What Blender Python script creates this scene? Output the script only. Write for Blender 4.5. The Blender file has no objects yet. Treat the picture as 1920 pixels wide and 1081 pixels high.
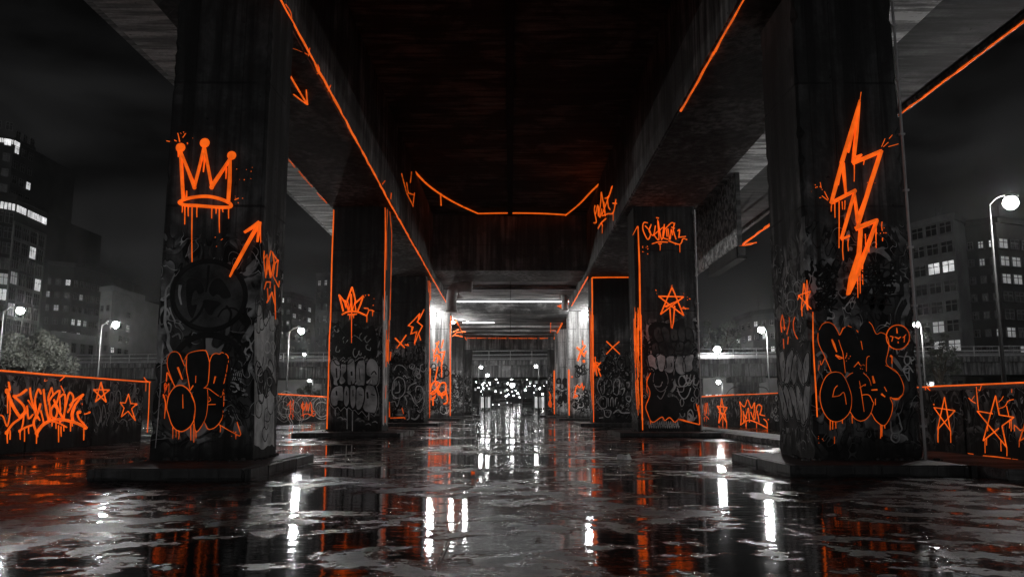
import bpy, bmesh, math, random
from math import radians as RAD, sin, cos, pi
from mathutils import Vector, Euler, noise as mnoise
from mathutils.geometry import tessellate_polygon

random.seed(11)
scene = bpy.context.scene
col = scene.collection

# ------------------------------------------------------------------ camera
FPX, CX, CY = 1500.0, 960.0, 540.5
PITCH, YAW, CAMH = RAD(8.34), RAD(-0.1146), 1.2
cam_d = bpy.data.cameras.new("camera")
cam_d.sensor_width = 36.0
cam_d.lens = FPX / 1920 * 36
cam_d.clip_start, cam_d.clip_end = 0.1, 4000
cam = bpy.data.objects.new("camera", cam_d)
cam.location = (0, 0, CAMH)
cam.rotation_euler = (pi / 2 + PITCH, 0, YAW)
col.objects.link(cam)
scene.camera = cam

# ------------------------------------------------------------------ world: night sky with city glow
world = bpy.data.worlds.new("World")
scene.world = world
world.use_nodes = True
wt = world.node_tree
wt.nodes.clear()

def wn(t, **k):
    n = wt.nodes.new(t)
    for a, b in k.items():
        setattr(n, a, b)
    return n

w_out = wn('ShaderNodeOutputWorld')
w_bg = wn('ShaderNodeBackground')
w_tc = wn('ShaderNodeTexCoord')
w_sep = wn('ShaderNodeSeparateXYZ')
wt.links.new(w_tc.outputs['Generated'], w_sep.inputs[0])
w_el = wn('ShaderNodeValToRGB')                       # glow by elevation
cr = w_el.color_ramp
cr.elements[0].position, cr.elements[0].color = 0.0, (.0118, .0118, .0120, 1)
cr.elements[1].position, cr.elements[1].color = 0.62, (.0022, .0022, .0022, 1)
e = cr.elements.new(0.18); e.color = (.0105, .0105, .0107, 1)
e = cr.elements.new(0.36); e.color = (.0060, .0060, .0061, 1)
wt.links.new(w_sep.outputs['Z'], w_el.inputs[0])
w_map = wn('ShaderNodeMapping'); w_map.inputs['Scale'].default_value = (1.6, 1.6, 5.0)
w_noi = wn('ShaderNodeTexNoise'); w_noi.inputs['Scale'].default_value = 2.3
w_noi.inputs['Detail'].default_value = 6; w_noi.inputs['Distortion'].default_value = .5
wt.links.new(w_tc.outputs['Generated'], w_map.inputs[0]); wt.links.new(w_map.outputs[0], w_noi.inputs[0])
w_cl = wn('ShaderNodeMapRange')                        # soft clouds
w_cl.inputs['From Min'].default_value, w_cl.inputs['From Max'].default_value = .38, .68
w_cl.inputs['To Min'].default_value, w_cl.inputs['To Max'].default_value = .28, 1.55
wt.links.new(w_noi.outputs['Fac'], w_cl.inputs[0])
w_mul = wn('ShaderNodeMix', data_type='RGBA', blend_type='MULTIPLY'); w_mul.inputs[0].default_value = 1
wt.links.new(w_el.outputs[0], w_mul.inputs[6]); wt.links.new(w_cl.outputs[0], w_mul.inputs[7])
w_back = wn('ShaderNodeMapRange')                      # unseen fill glow added behind the camera for the front faces
w_back.inputs['From Min'].default_value, w_back.inputs['From Max'].default_value = .15, -.8
w_back.inputs['To Min'].default_value, w_back.inputs['To Max'].default_value = 1.0, 15.0
wt.links.new(w_sep.outputs['Y'], w_back.inputs[0])
w_low = wn('ShaderNodeMapRange')                       # added fill is strongest low along the back horizon
w_low.inputs['From Min'].default_value, w_low.inputs['From Max'].default_value = .42, .04
w_low.inputs['To Min'].default_value, w_low.inputs['To Max'].default_value = 0.0, 2.6
wt.links.new(w_sep.outputs['Z'], w_low.inputs[0])
w_bk2 = wn('ShaderNodeMath', operation='MULTIPLY_ADD')
w_b1 = wn('ShaderNodeMath', operation='SUBTRACT'); w_b1.inputs[1].default_value = 1.0
wt.links.new(w_back.outputs[0], w_b1.inputs[0])
wt.links.new(w_b1.outputs[0], w_bk2.inputs[0]); wt.links.new(w_low.outputs[0], w_bk2.inputs[1]); wt.links.new(w_back.outputs[0], w_bk2.inputs[2])
wt.links.new(w_mul.outputs[2], w_bg.inputs['Color']); wt.links.new(w_bk2.outputs[0], w_bg.inputs['Strength'])
wt.links.new(w_bg.outputs[0], w_out.inputs[0])

scene.view_settings.view_transform = 'Standard'
scene.view_settings.look = 'None'
scene.view_settings.exposure = 0.0
scene.view_settings.gamma = 1.0
scene.render.engine = 'CYCLES'
scene.cycles.use_denoising = True
scene.cycles.max_bounces = 6
scene.cycles.diffuse_bounces = 3
scene.cycles.glossy_bounces = 4
scene.cycles.caustics_reflective = False
scene.cycles.caustics_refractive = False
scene.cycles.sample_clamp_indirect = 3.0

LAMP_W = 3800.0      # street lamp
NEON = 0.86          # neon paint radiance

# ------------------------------------------------------------------ projection helpers
ROT = Euler((pi / 2 + PITCH, 0, YAW)).to_matrix()
CAM = Vector((0, 0, CAMH))

def ray(px, py):
    return ROT @ Vector(((px - CX) / FPX, -(py - CY) / FPX, -1.0))

def hit(px, py, axis, val):
    d = ray(px, py)
    t = (val - CAM[axis]) / d[axis]
    return CAM + d * t

def on_x(px, py, X): return hit(px, py, 0, X)
def on_y(px, py, Y): return hit(px, py, 1, Y)
def on_z(px, py, Z): return hit(px, py, 2, Z)

# ------------------------------------------------------------------ mesh helpers
class MB:
    def __init__(s):
        s.v, s.f = [], []
    def add(s, vs, fs):
        o = len(s.v)
        s.v += [Vector(p) for p in vs]
        s.f += [[o + i for i in f] for f in fs]
        return s
    def box(s, x0, x1, y0, y1, z0, z1):
        return s.add([(x0, y0, z0), (x1, y0, z0), (x1, y1, z0), (x0, y1, z0), (x0, y0, z1), (x1, y0, z1), (x1, y1, z1), (x0, y1, z1)],
                     [(0, 3, 2, 1), (4, 5, 6, 7), (0, 1, 5, 4), (1, 2, 6, 5), (2, 3, 7, 6), (3, 0, 4, 7)])
    def prism(s, poly, z0, z1, zs1=None):
        n = len(poly)
        vs = [(p[0], p[1], z0) for p in poly] + [(p[0], p[1], z1 if zs1 is None else zs1[i]) for i, p in enumerate(poly)]
        fs = [tuple(reversed(range(n))), tuple(range(n, 2 * n))] + [(i, (i + 1) % n, n + (i + 1) % n, n + i) for i in range(n)]
        return s.add(vs, fs)
    def obox(s, c, ax, ay, az):
        c, ax, ay, az = Vector(c), Vector(ax), Vector(ay), Vector(az)
        vs = [c + i * ax + j * ay + k * az for k in (-.5, .5) for (i, j) in ((-.5, -.5), (.5, -.5), (.5, .5), (-.5, .5))]
        return s.add(vs, [(0, 3, 2, 1), (4, 5, 6, 7), (0, 1, 5, 4), (1, 2, 6, 5), (2, 3, 7, 6), (3, 0, 4, 7)])
    def tube(s, pts, rad, n=8, caps=True):
        pts = [Vector(p) for p in pts]
        if not isinstance(rad, (list, tuple)): rad = [rad] * len(pts)
        o = len(s.v); up = None
        for i, p in enumerate(pts):
            d = (pts[min(i + 1, len(pts) - 1)] - pts[max(i - 1, 0)]).normalized()
            if up is None:
                up = Vector((0, 0, 1)) if abs(d.z) < .9 else Vector((1, 0, 0))
            a = d.cross(up).normalized(); b = a.cross(d).normalized(); up = b
            for k in range(n):
                t = 2 * pi * k / n
                s.v.append(p + (a * cos(t) + b * sin(t)) * rad[i])
        for i in range(len(pts) - 1):
            for k in range(n):
                s.f.append([o + i * n + k, o + i * n + (k + 1) % n, o + (i + 1) * n + (k + 1) % n, o + (i + 1) * n + k])
        if caps:
            s.f.append([o + k for k in range(n)]); s.f.append([o + (len(pts) - 1) * n + k for k in reversed(range(n))])
        return s
    def ball(s, c, rx, ry, rz, nu=10, nv=6):
        c = Vector(c); vs, fs = [], []
        for j in range(nv + 1):
            a = pi * j / nv
            for i in range(nu):
                b = 2 * pi * i / nu
                vs.append(c + Vector((rx * sin(a) * cos(b), ry * sin(a) * sin(b), rz * cos(a))))
        for j in range(nv):
            for i in range(nu):
                fs.append((j * nu + i, (j + 1) * nu + i, (j + 1) * nu + (i + 1) % nu, j * nu + (i + 1) % nu))
        return s.add(vs, fs)
    def build(s, name, mat, parent=None, smooth=False, bevel=0, fixn=True):
        o = Vector(parent['_o']) if parent is not None else Vector((0, 0, 0))
        me = bpy.data.meshes.new(name)
        me.from_pydata([tuple(p - o) for p in s.v], [], s.f)
        bm = bmesh.new(); bm.from_mesh(me)
        bmesh.ops.remove_doubles(bm, verts=bm.verts, dist=1e-5)
        if fixn: bmesh.ops.recalc_face_normals(bm, faces=bm.faces)
        if bevel:
            es = [e for e in bm.edges if len(e.link_faces) == 2 and e.calc_face_angle(0) > .6]
            bmesh.ops.bevel(bm, geom=es, offset=bevel, segments=2, affect='EDGES', clamp_overlap=True)
        bm.to_mesh(me); bm.free()
        if smooth: me.shade_smooth()
        me.materials.append(mat)
        ob = bpy.data.objects.new(name, me)
        col.objects.link(ob)
        if parent is not None: ob.parent = parent
        ob['_o'] = tuple(o)
        return ob

def tag(o, label=None, cat=None, group=None, kind=None):
    if label: o['label'] = label
    if cat: o['category'] = cat
    if group: o['group'] = group
    if kind: o['kind'] = kind
    return o

def thing(name, loc, label, cat, group=None):
    o = bpy.data.objects.new(name, None)
    o.empty_display_size = .3
    o.location = loc
    o['_o'] = tuple(loc)
    col.objects.link(o)
    return tag(o, label, cat, group)

def copy_tree(o, parent=None):
    c = o.copy(); col.objects.link(c)
    if parent is not None: c.parent = parent
    for ch in list(o.children): copy_tree(ch, c)
    return c

# ------------------------------------------------------------------ materials
def nm(name):
    m = bpy.data.materials.new(name); m.use_nodes = True
    return m, m.node_tree, m.node_tree.nodes['Principled BSDF']

class NT:
    """tiny node builder"""
    def __init__(s, nt): s.nt = nt
    def n(s, t, **k):
        x = s.nt.nodes.new(t)
        for a, b in k.items(): setattr(x, a, b)
        return x
    def l(s, a, b): s.nt.links.new(a, b)
    def val(s, x, sock):
        if isinstance(x, (int, float)): sock.default_value = x
        elif isinstance(x, tuple): sock.default_value = x
        else: s.l(x, sock)
    def math(s, op, a, b=0.0, c=None, clamp=False):
        x = s.n('ShaderNodeMath', operation=op); x.use_clamp = clamp
        s.val(a, x.inputs[0]); s.val(b, x.inputs[1])
        if c is not None: s.val(c, x.inputs[2])
        return x.outputs[0]
    def mix(s, f, a, b, blend='MIX'):
        x = s.n('ShaderNodeMix', data_type='RGBA', blend_type=blend)
        s.val(f, x.inputs[0])
        for q, k in ((a, 6), (b, 7)):
            if isinstance(q, (int, float)): q = (q, q, q, 1)
            s.val(q, x.inputs[k])
        return x.outputs[2]
    def mapv(s, vec, scale=(1, 1, 1), loc=(0, 0, 0)):
        x = s.n('ShaderNodeMapping'); s.l(vec, x.inputs[0])
        x.inputs['Scale'].default_value = scale; x.inputs['Location'].default_value = loc
        return x.outputs[0]
    def noise(s, vec, scale, detail=4, rough=.5, dist=0.0):
        x = s.n('ShaderNodeTexNoise'); s.l(vec, x.inputs[0])
        x.inputs['Scale'].default_value = scale; x.inputs['Detail'].default_value = detail
        x.inputs['Roughness'].default_value = rough; x.inputs['Distortion'].default_value = dist
        return x.outputs['Fac']
    def step(s, x, a, b, to=(0, 1)):
        m = s.n('ShaderNodeMapRange'); m.interpolation_type = 'SMOOTHSTEP'
        s.val(x, m.inputs[0]); m.inputs[1].default_value, m.inputs[2].default_value = a, b
        m.inputs[3].default_value, m.inputs[4].default_value = to
        return m.outputs[0]
    def bump(s, h, strength, dist):
        b = s.n('ShaderNodeBump'); b.inputs['Strength'].default_value = strength; b.inputs['Distance'].default_value = dist
        s.l(h, b.inputs['Height'])
        return b.outputs[0]

def concrete(name, base=.26, graffiti=None, boards='z', stain=.55, joint=2.6, wet=.0, soot=.62):
    """board-marked, stained concrete; graffiti=(low, high): band of old pale and black sprayed scrawl"""
    m, nt, bs = nm(name); N = NT(nt)
    geo = N.n('ShaderNodeNewGeometry'); pos = geo.outputs['Position']
    sep = N.n('ShaderNodeSeparateXYZ'); N.l(pos, sep.inputs[0])
    x, y, z = sep.outputs
    # shutter boards
    if boards == 'z': sv, bv = (1.6, 1.6, .10), N.math('ADD', N.math('MULTIPLY', x, 1.0), N.math('MULTIPLY', y, 1.0))
    else: sv, bv = (.18, 1.5, 1.5), y
    streak = N.noise(N.mapv(pos, sv), 2.2, 5, .62)
    blot = N.noise(pos, .42, 6, .62, .4)
    fine = N.noise(pos, 9.0, 5, .65)
    board = N.math('FRACT', N.math('MULTIPLY', bv, 2.1))
    bl = N.step(N.math('ABSOLUTE', N.math('SUBTRACT', board, .5)), .46, .5)
    bw = N.n('ShaderNodeTexWhiteNoise', noise_dimensions='1D'); N.l(N.math('FLOOR', N.math('MULTIPLY', bv, 2.1)), bw.inputs['W'])
    c = N.mix(N.step(streak, .38, .66), base * .25, base * 2.5)
    c = N.mix(N.step(blot, .46, .60), N.mix(stain, c, base * .10), c)
    c = N.mix(.22, c, N.mix(bw.outputs[0], base * .6, base * 1.3), 'MIX')
    c = N.mix(N.math('MULTIPLY', bl, .55), c, base * .22)
    # lift joints
    if boards == 'z': jv = z
    else: jv = x
    jf = N.math('ABSOLUTE', N.math('SUBTRACT', N.math('FRACT', N.math('DIVIDE', jv, joint)), .5))
    jl = N.math('MULTIPLY', N.step(jf, .486, .496), N.step(N.noise(pos, 1.3, 3), .35, .5))
    c = N.mix(N.math('MULTIPLY', jl, .75), c, base * .1)
    pits = N.step(N.noise(pos, 5.5, 3, .5), .70, .74)
    c = N.mix(N.math('MULTIPLY', pits, .8), c, base * .12)
    c = N.mix(N.step(fine, .35, .75), N.mix(.3, c, 0.0), c)
    if graffiti:
        lo, hi = graffiti
        # soot washed down over the upper shaft, with a ragged lower border
        sz = N.math('ADD', z, N.math('MULTIPLY', N.math('SUBTRACT', N.noise(N.mapv(pos, (1.2, 1.2, .25)), 1.3, 5, .6), .5), 5.0))
        c = N.mix(N.math('MULTIPLY', N.step(sz, hi + .8, hi + 1.9), soot), c, base * .12)
        edge = N.math('ADD', z, N.math('MULTIPLY', N.math('SUBTRACT', N.noise(pos, .9, 3), .5), 2.2))
        band = N.math('MULTIPLY', N.step(edge, hi + .25, hi - .1), N.step(edge, lo - .1, lo + .25))
        g1 = N.noise(N.mapv(pos, (1, 1, .75)), 1.05, 1.0, .4, 2.2)
        g2 = N.noise(N.mapv(pos, (1, 1, .7), (7, 3, 1)), 1.7, 1.2, .4, 2.6)
        g3 = N.noise(N.mapv(pos, (1, 1, .8), (2, 9, 4)), 2.6, .8, .4, 1.8)
        blackp = N.step(g1, .535, .56)
        c = N.mix(N.math('MULTIPLY', band, N.math('MULTIPLY', blackp, .93)), c, .006)
        greyp = N.math('MULTIPLY', N.step(g2, .565, .58), N.step(N.noise(pos, 3.0, 3), .3, .5))
        c = N.mix(N.math('MULTIPLY', band, N.math('MULTIPLY', greyp, .85)), c, N.mix(N.step(N.noise(pos, 1.4), .35, .65), .08, .55))
        ln = N.step(N.math('ABSOLUTE', N.math('SUBTRACT', g2, .5)), .020, .010)
        c = N.mix(N.math('MULTIPLY', band, N.math('MULTIPLY', ln, .9)), c, .007)
        ln2 = N.math('MULTIPLY', N.step(N.math('ABSOLUTE', N.math('SUBTRACT', g3, .47)), .017, .009), N.step(g1, .42, .54))
        c = N.mix(N.math('MULTIPLY', band, N.math('MULTIPLY', ln2, .85)), c, N.mix(N.step(N.noise(pos, .8), .35, .6), .16, .95))
        # splash and moss at the foot
        foot = N.step(N.math('ADD', z, N.math('MULTIPLY', N.math('SUBTRACT', N.noise(pos, 2.5, 4), .5), .9)), .75, .3)
        c = N.mix(N.math('MULTIPLY', foot, .85), c, .012)
    N.l(c, bs.inputs['Base Color'])
    bs.inputs['Roughness'].default_value = .82 - wet
    bs.inputs['Specular IOR Level'].default_value = .3 + wet
    h = N.math('ADD', N.math('MULTIPLY', fine, .5), N.math('ADD', N.math('MULTIPLY', streak, .35), N.math('MULTIPLY', N.math('ADD', N.math('ADD', bl, jl), pits), -.5)))
    N.l(N.bump(h, .6, .03), bs.inputs['Normal'])
    return m

def plain(name, c, rough=.6, metal=0.0, spec=.5, vary=.25, scale=3.0):
    m, nt, bs = nm(name); N = NT(nt)
    geo = N.n('ShaderNodeNewGeometry')
    f = N.noise(geo.outputs['Position'], scale, 5, .6)
    if isinstance(c, (int, float)): c = (c, c, c)
    a = tuple(q * (1 - vary) for q in c) + (1,); b = tuple(min(1, q * (1 + vary)) for q in c) + (1,)
    N.l(N.mix(N.step(f, .3, .7), a, b), bs.inputs['Base Color'])
    bs.inputs['Roughness'].default_value = rough; bs.inputs['Metallic'].default_value = metal
    bs.inputs['Specular IOR Level'].default_value = spec
    return m

def glow(name, c, strength, vary=0.0, scale=6.0):
    m, nt, bs = nm(name); N = NT(nt)
    bs.inputs['Base Color'].default_value = c + (1,)
    bs.inputs['Roughness'].default_value = .7
    bs.inputs['Emission Color'].default_value = c + (1,)
    if vary:
        geo = N.n('ShaderNodeNewGeometry')
        f = N.step(N.noise(geo.outputs['Position'], scale, 4, .6), .25, .65, (strength * (1 - vary), strength))
        N.l(f, bs.inputs['Emission Strength'])
    else:
        bs.inputs['Emission Strength'].default_value = strength
    return m

ORANGE = (1.0, .135, .008)
M = {}
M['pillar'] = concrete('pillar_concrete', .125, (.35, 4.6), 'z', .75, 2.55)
M['pillar_lit'] = concrete('lit_pillar_concrete', .46, (.35, 2.6), 'z', .25, 2.55, .0, .0)  # paler copy for the lamplit pillars, their light put into the colour
M['deck'] = concrete('deck_concrete', .30, None, 'y', .85, 6.0)
M['girder'] = concrete('girder_concrete', .25, None, 'z', .75, 1.9)
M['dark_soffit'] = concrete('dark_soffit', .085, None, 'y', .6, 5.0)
M['lit_soffit'] = concrete('lit_soffit_concrete', .85, None, 'y', .3, 5.0)  # near white copy: light on the underside put into the base colour
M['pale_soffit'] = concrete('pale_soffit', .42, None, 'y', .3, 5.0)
M['wall'] = concrete('wall_concrete', .085, (.2, 2.0), 'z', .6, 3.2)
M['plinth'] = concrete('plinth_concrete', .05, None, 'z', .6, 3.3, .25)
M['paving'] = concrete('paving_concrete', .24, None, 'y', .4, 1.5, .2)
M['overpass'] = concrete('overpass_concrete', .20, None, 'z', .5, 4.0)
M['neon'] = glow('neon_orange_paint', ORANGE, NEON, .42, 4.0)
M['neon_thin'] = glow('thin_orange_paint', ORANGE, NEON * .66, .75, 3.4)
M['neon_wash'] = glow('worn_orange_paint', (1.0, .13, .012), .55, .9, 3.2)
M['black'] = plain('black_spray_paint', .012, .7, 0, .3, .85, 1.3)
M['dark'] = plain('dark_grey_paint', .075, .8, 0, .2, .7, 1.6)
M['grey'] = plain('grey_spray_paint', .6, .75, 0, .25, .55, 1.8)
M['pale'] = plain('pale_spray_paint', .85, .75, 0, .25, .45, 2.0)
M['steel'] = plain('galvanised_steel', .45, .5, .2, .5, .3, 4)
M['pole'] = plain('lamp_pole_paint', .014, .6, .2, .4, .3, 4)
M['dark_steel'] = plain('dark_steel', .05, .4, .6, .5, .4, 3)
M['bark'] = plain('bark', (.06, .05, .04), .9, 0, .2, .5, 6)
M['leaf'] = plain('leaf_green', (.075, .08, .068), .6, 0, .3, .5, 2)
M['facade_dark'] = plain('dark_facade', .03, .8, 0, .3, .4, .15)
M['facade'] = plain('grey_facade', .11, .8, 0, .3, .35, .2)
M['facade_pale'] = plain('pale_facade', .21, .8, 0, .3, .25, .2)
M['glass'] = plain('dark_window_glass', .012, .08, 0, .6, .4, .3)
M['frame'] = plain('window_frame', .10, .6, 0, .4, .3, 1)
M['lit'] = glow('lit_window', (1, 1, 1), .75, .75, .9)
M['dim_lit'] = glow('dim_lit_window', (1, 1, 1), .16, .9, .7)
M['lamp'] = glow('lamp_lens', (1, 1, .99), 230)
M['small_lamp'] = glow('small_lamp_lens', (1, 1, .99), 55)
M['tube'] = glow('fluorescent_tube', (1, 1, 1), 3.5)
M['rubber'] = plain('tyre_rubber', .02, .8)
M['car_dark'] = plain('dark_car_paint', .03, .25, .3, .6, .2)
M['car_grey'] = plain('grey_car_paint', .22, .25, .4, .6, .2)
M['car_glass'] = plain('car_glass', .01, .05, 0, .7)
M['head'] = glow('headlight', (1, 1, 1), 14)
M['rear'] = glow('rear_light', (1, .1, .05), 1.2)
M['duct'] = plain('rim_light_pipe_paint', .5, .5, .1, .4, .3, 1.2)

# wet ground: black puddles, scuffed damp asphalt, pale drier patches
def ground_mat():
    m, nt, bs = nm('wet_asphalt'); N = NT(nt)
    geo = N.n('ShaderNodeNewGeometry'); pos = geo.outputs['Position']
    sep = N.n('ShaderNodeSeparateXYZ'); N.l(pos, sep.inputs[0])
    big = N.noise(N.mapv(pos, (.42, .50, 1)), .60, 10, .60)
    mid = N.noise(N.mapv(pos, (.9, 1.0, 1), (5, 2, 0)), 1.9, 9, .68)
    fine = N.noise(pos, 22, 6, .7)
    grit = N.noise(pos, 80, 3, .65)
    pud = N.step(N.math('ADD', big, N.math('MULTIPLY', N.math('SUBTRACT', mid, .5), .75)), .49, .54)   # 1 = damp, 0 = standing water
    rough_d = N.math('ADD', .16, N.math('MULTIPLY', N.step(mid, .35, .65), .22))
    r = N.n('ShaderNodeMix', data_type='FLOAT'); N.l(pud, r.inputs[0])
    r.inputs[2].default_value = .055; N.l(rough_d, r.inputs[3])
    N.l(r.outputs[0], bs.inputs['Roughness'])
    c = N.mix(pud, .005, N.mix(N.step(fine, .38, .66), .004, .042))
    # slab joints and a long crack
    j = N.math('ABSOLUTE', N.math('SUBTRACT', N.math('FRACT', N.math('DIVIDE', sep.outputs[1], 5.8)), .5))
    jl = N.step(j, .4965, .499)
    j2 = N.math('ABSOLUTE', N.math('SUBTRACT', N.math('FRACT', N.math('DIVIDE', N.math('ADD', sep.outputs[0], .55), 6.4)), .5))
    jl = N.math('MAXIMUM', jl, N.step(j2, .4972, .499))
    c = N.mix(N.math('MULTIPLY', jl, .8), c, .004)
    N.l(c, bs.inputs['Base Color'])
    sp_ = N.n('ShaderNodeMix', data_type='FLOAT'); N.l(pud, sp_.inputs[0])
    sp_.inputs[2].default_value = .55; sp_.inputs[3].default_value = .20
    N.l(sp_.outputs[0], bs.inputs['Specular IOR Level'])
    ripple = N.noise(N.mapv(pos, (.55, 1.25, 1)), 3.8, 4, .6)
    hd = N.math('ADD', N.math('MULTIPLY', fine, .7), N.math('ADD', N.math('MULTIPLY', grit, 1.25), N.math('MULTIPLY', mid, .12)))
    hm = N.n('ShaderNodeMix', data_type='FLOAT'); N.l(pud, hm.inputs[0])
    N.l(N.math('MULTIPLY', ripple, .13), hm.inputs[2]); N.l(hd, hm.inputs[3])
    h = N.math('SUBTRACT', hm.outputs[0], N.math('MULTIPLY', jl, .6))
    N.l(N.bump(h, .8, .030), bs.inputs['Normal'])
    return m
M['ground'] = ground_mat()

# ------------------------------------------------------------------ strokes and fills on a plane
class Plane:
    """axis-aligned face: axis (0 x, 1 y, 2 z), its value and the sign of the outward normal"""
    def __init__(s, axis, val, sign):
        s.axis, s.val, s.sign = axis, val, sign
        s.ia, s.ib = {0: (1, 2), 1: (0, 2), 2: (0, 1)}[axis]
    def px(s, x, y):
        p = hit(x, y, s.axis, s.val)
        s.depth = (p - CAM).length
        return (p[s.ia], p[s.ib])
    def scale(s, x, y):
        p = hit(x, y, s.axis, s.val)
        return (p - CAM).dot(ROT @ Vector((0, 0, -1))) / FPX
    def p3(s, u, v, off):
        q = [0, 0, 0]
        q[s.ia], q[s.ib], q[s.axis] = u, v, s.val + s.sign * off
        return Vector(q)

def catmull(pts, closed=False, sub=5):
    n = len(pts)
    if n < 3: return pts
    out = []
    rng = range(n if closed else n - 1)
    for i in rng:
        p0 = pts[(i - 1) % n] if closed or i > 0 else pts[0]
        p1, p2 = pts[i], pts[(i + 1) % n]
        p3 = pts[(i + 2) % n] if closed or i + 2 < n else pts[-1]
        for k in range(sub):
            t = k / sub
            out.append(tuple(.5 * ((2 * b) + (c - a) * t + (2 * a - 5 * b + 4 * c - d) * t * t + (-a + 3 * b - 3 * c + d) * t ** 3)
                             for a, b, c, d in zip(p0, p1, p2, p3)))
    if not closed: out.append(pts[-1])
    return out

_lift = [0]
def ribbon(mb, pl, uv, w, h, base=0.0, closed=False):
    """a raised stroke along uv (metres) on plane pl; w width or list, h height"""
    n = len(uv)
    if n < 2: return
    _lift[0] = (_lift[0] + 1) % 7
    h = h + _lift[0] * .0007
    ws = w if isinstance(w, (list, tuple)) else [w] * n
    rows = []
    for i in range(n):
        a = uv[i - 1] if (i > 0 or closed) else uv[i]
        b = uv[(i + 1) % n] if (i < n - 1 or closed) else uv[i]
        p = uv[i]
        d1 = Vector((p[0] - a[0], p[1] - a[1])); d2 = Vector((b[0] - p[0], b[1] - p[1]))
        if d1.length < 1e-6: d1 = d2
        if d2.length < 1e-6: d2 = d1
        if d1.length < 1e-6: d1 = d2 = Vector((1, 0))
        d1.normalize(); d2.normalize()
        t = d1 + d2
        if t.length < .15: t = Vector((-d1.y, d1.x))
        t.normalize()
        nrm = Vector((-t.y, t.x))
        k = abs(nrm.dot(Vector((-d1.y, d1.x))))
        k = 1 / max(k, .5)
        hw = ws[i] * .5 * k
        rows.append([pl.p3(p[0] + nrm.x * s * hw, p[1] + nrm.y * s * hw, base + o) for s, o in ((-1, 0.0), (-.62, h), (.62, h), (1, 0.0))])
    o = len(mb.v)
    for r in rows: mb.v += r
    m = n if closed else n - 1
    for i in range(m):
        i2 = (i + 1) % n
        for k in range(3):
            mb.f.append([o + i * 4 + k, o + i * 4 + k + 1, o + i2 * 4 + k + 1, o + i2 * 4 + k])
    if not closed:
        mb.f.append([o, o + 1, o + 2, o + 3]); mb.f.append([o + (n - 1) * 4 + k for k in (3, 2, 1, 0)])

def disc(mb, pl, c, r, h, base=0.0, n=18, ry=None):
    ry = ry or r
    o = len(mb.v)
    for k in range(n):
        t = 2 * pi * k / n
        mb.v.append(pl.p3(c[0] + r * cos(t), c[1] + ry * sin(t), base))
    for k in range(n):
        t = 2 * pi * k / n
        mb.v.append(pl.p3(c[0] + .75 * r * cos(t), c[1] + .75 * ry * sin(t), base + h))
    for k in range(n):
        mb.f.append([o + k, o + (k + 1) % n, o + n + (k + 1) % n, o + n + k])
    mb.f.append([o + n + k for k in range(n)])

def fill(mb, pl, uv, off, thick=.003):
    """a thin coat of paint over a closed outline"""
    tris = tessellate_polygon([[Vector((u, v, 0)) for u, v in uv]])
    o = len(mb.v); n = len(uv)
    mb.v += [pl.p3(u, v, off) for u, v in uv]
    mb.f += [[o + a for a in t] for t in tris]
    mb.v += [pl.p3(u, v, 0) for u, v in uv]
    mb.f += [[o + i, o + (i + 1) % n, o + n + (i + 1) % n, o + n + i] for i in range(n)]

ZR = {  # windows of the photograph: origin and scale
    'Z1': (300, 240, .2589), 'Z2': (280, 470, .1943), 'Z3': (270, 640, .2405), 'Z4': (0, 680, .18507), 'Z5': (600, 380, .2035),
    'Z6': (600, 600, .2035), 'Z7': (790, 500, .1771), 'Z8': (800, 640, .1665), 'Y1': (1080, 340, .2589), 'Y2': (1090, 590, .222),
    'Y3': (1500, 150, .3795), 'Y4': (1440, 480, .2036), 'Y5': (1440, 640, .2221), 'Y6': (1700, 640, .222), 'Y7': (1300, 560, .2406),
    'Y8': (1680, 340, .3145), 'X8': (1300, 260, .259), 'X3': (510, 480, .2961), 'Q3': (520, 0, .3887), 'Q4': (520, 400, .3887), 'P': (0, 0, 1)}

def tr(z, pts):
    x0, y0, s = ZR[z]
    return [(x0 + p[0] * s, y0 + p[1] * s) for p in pts]

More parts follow.
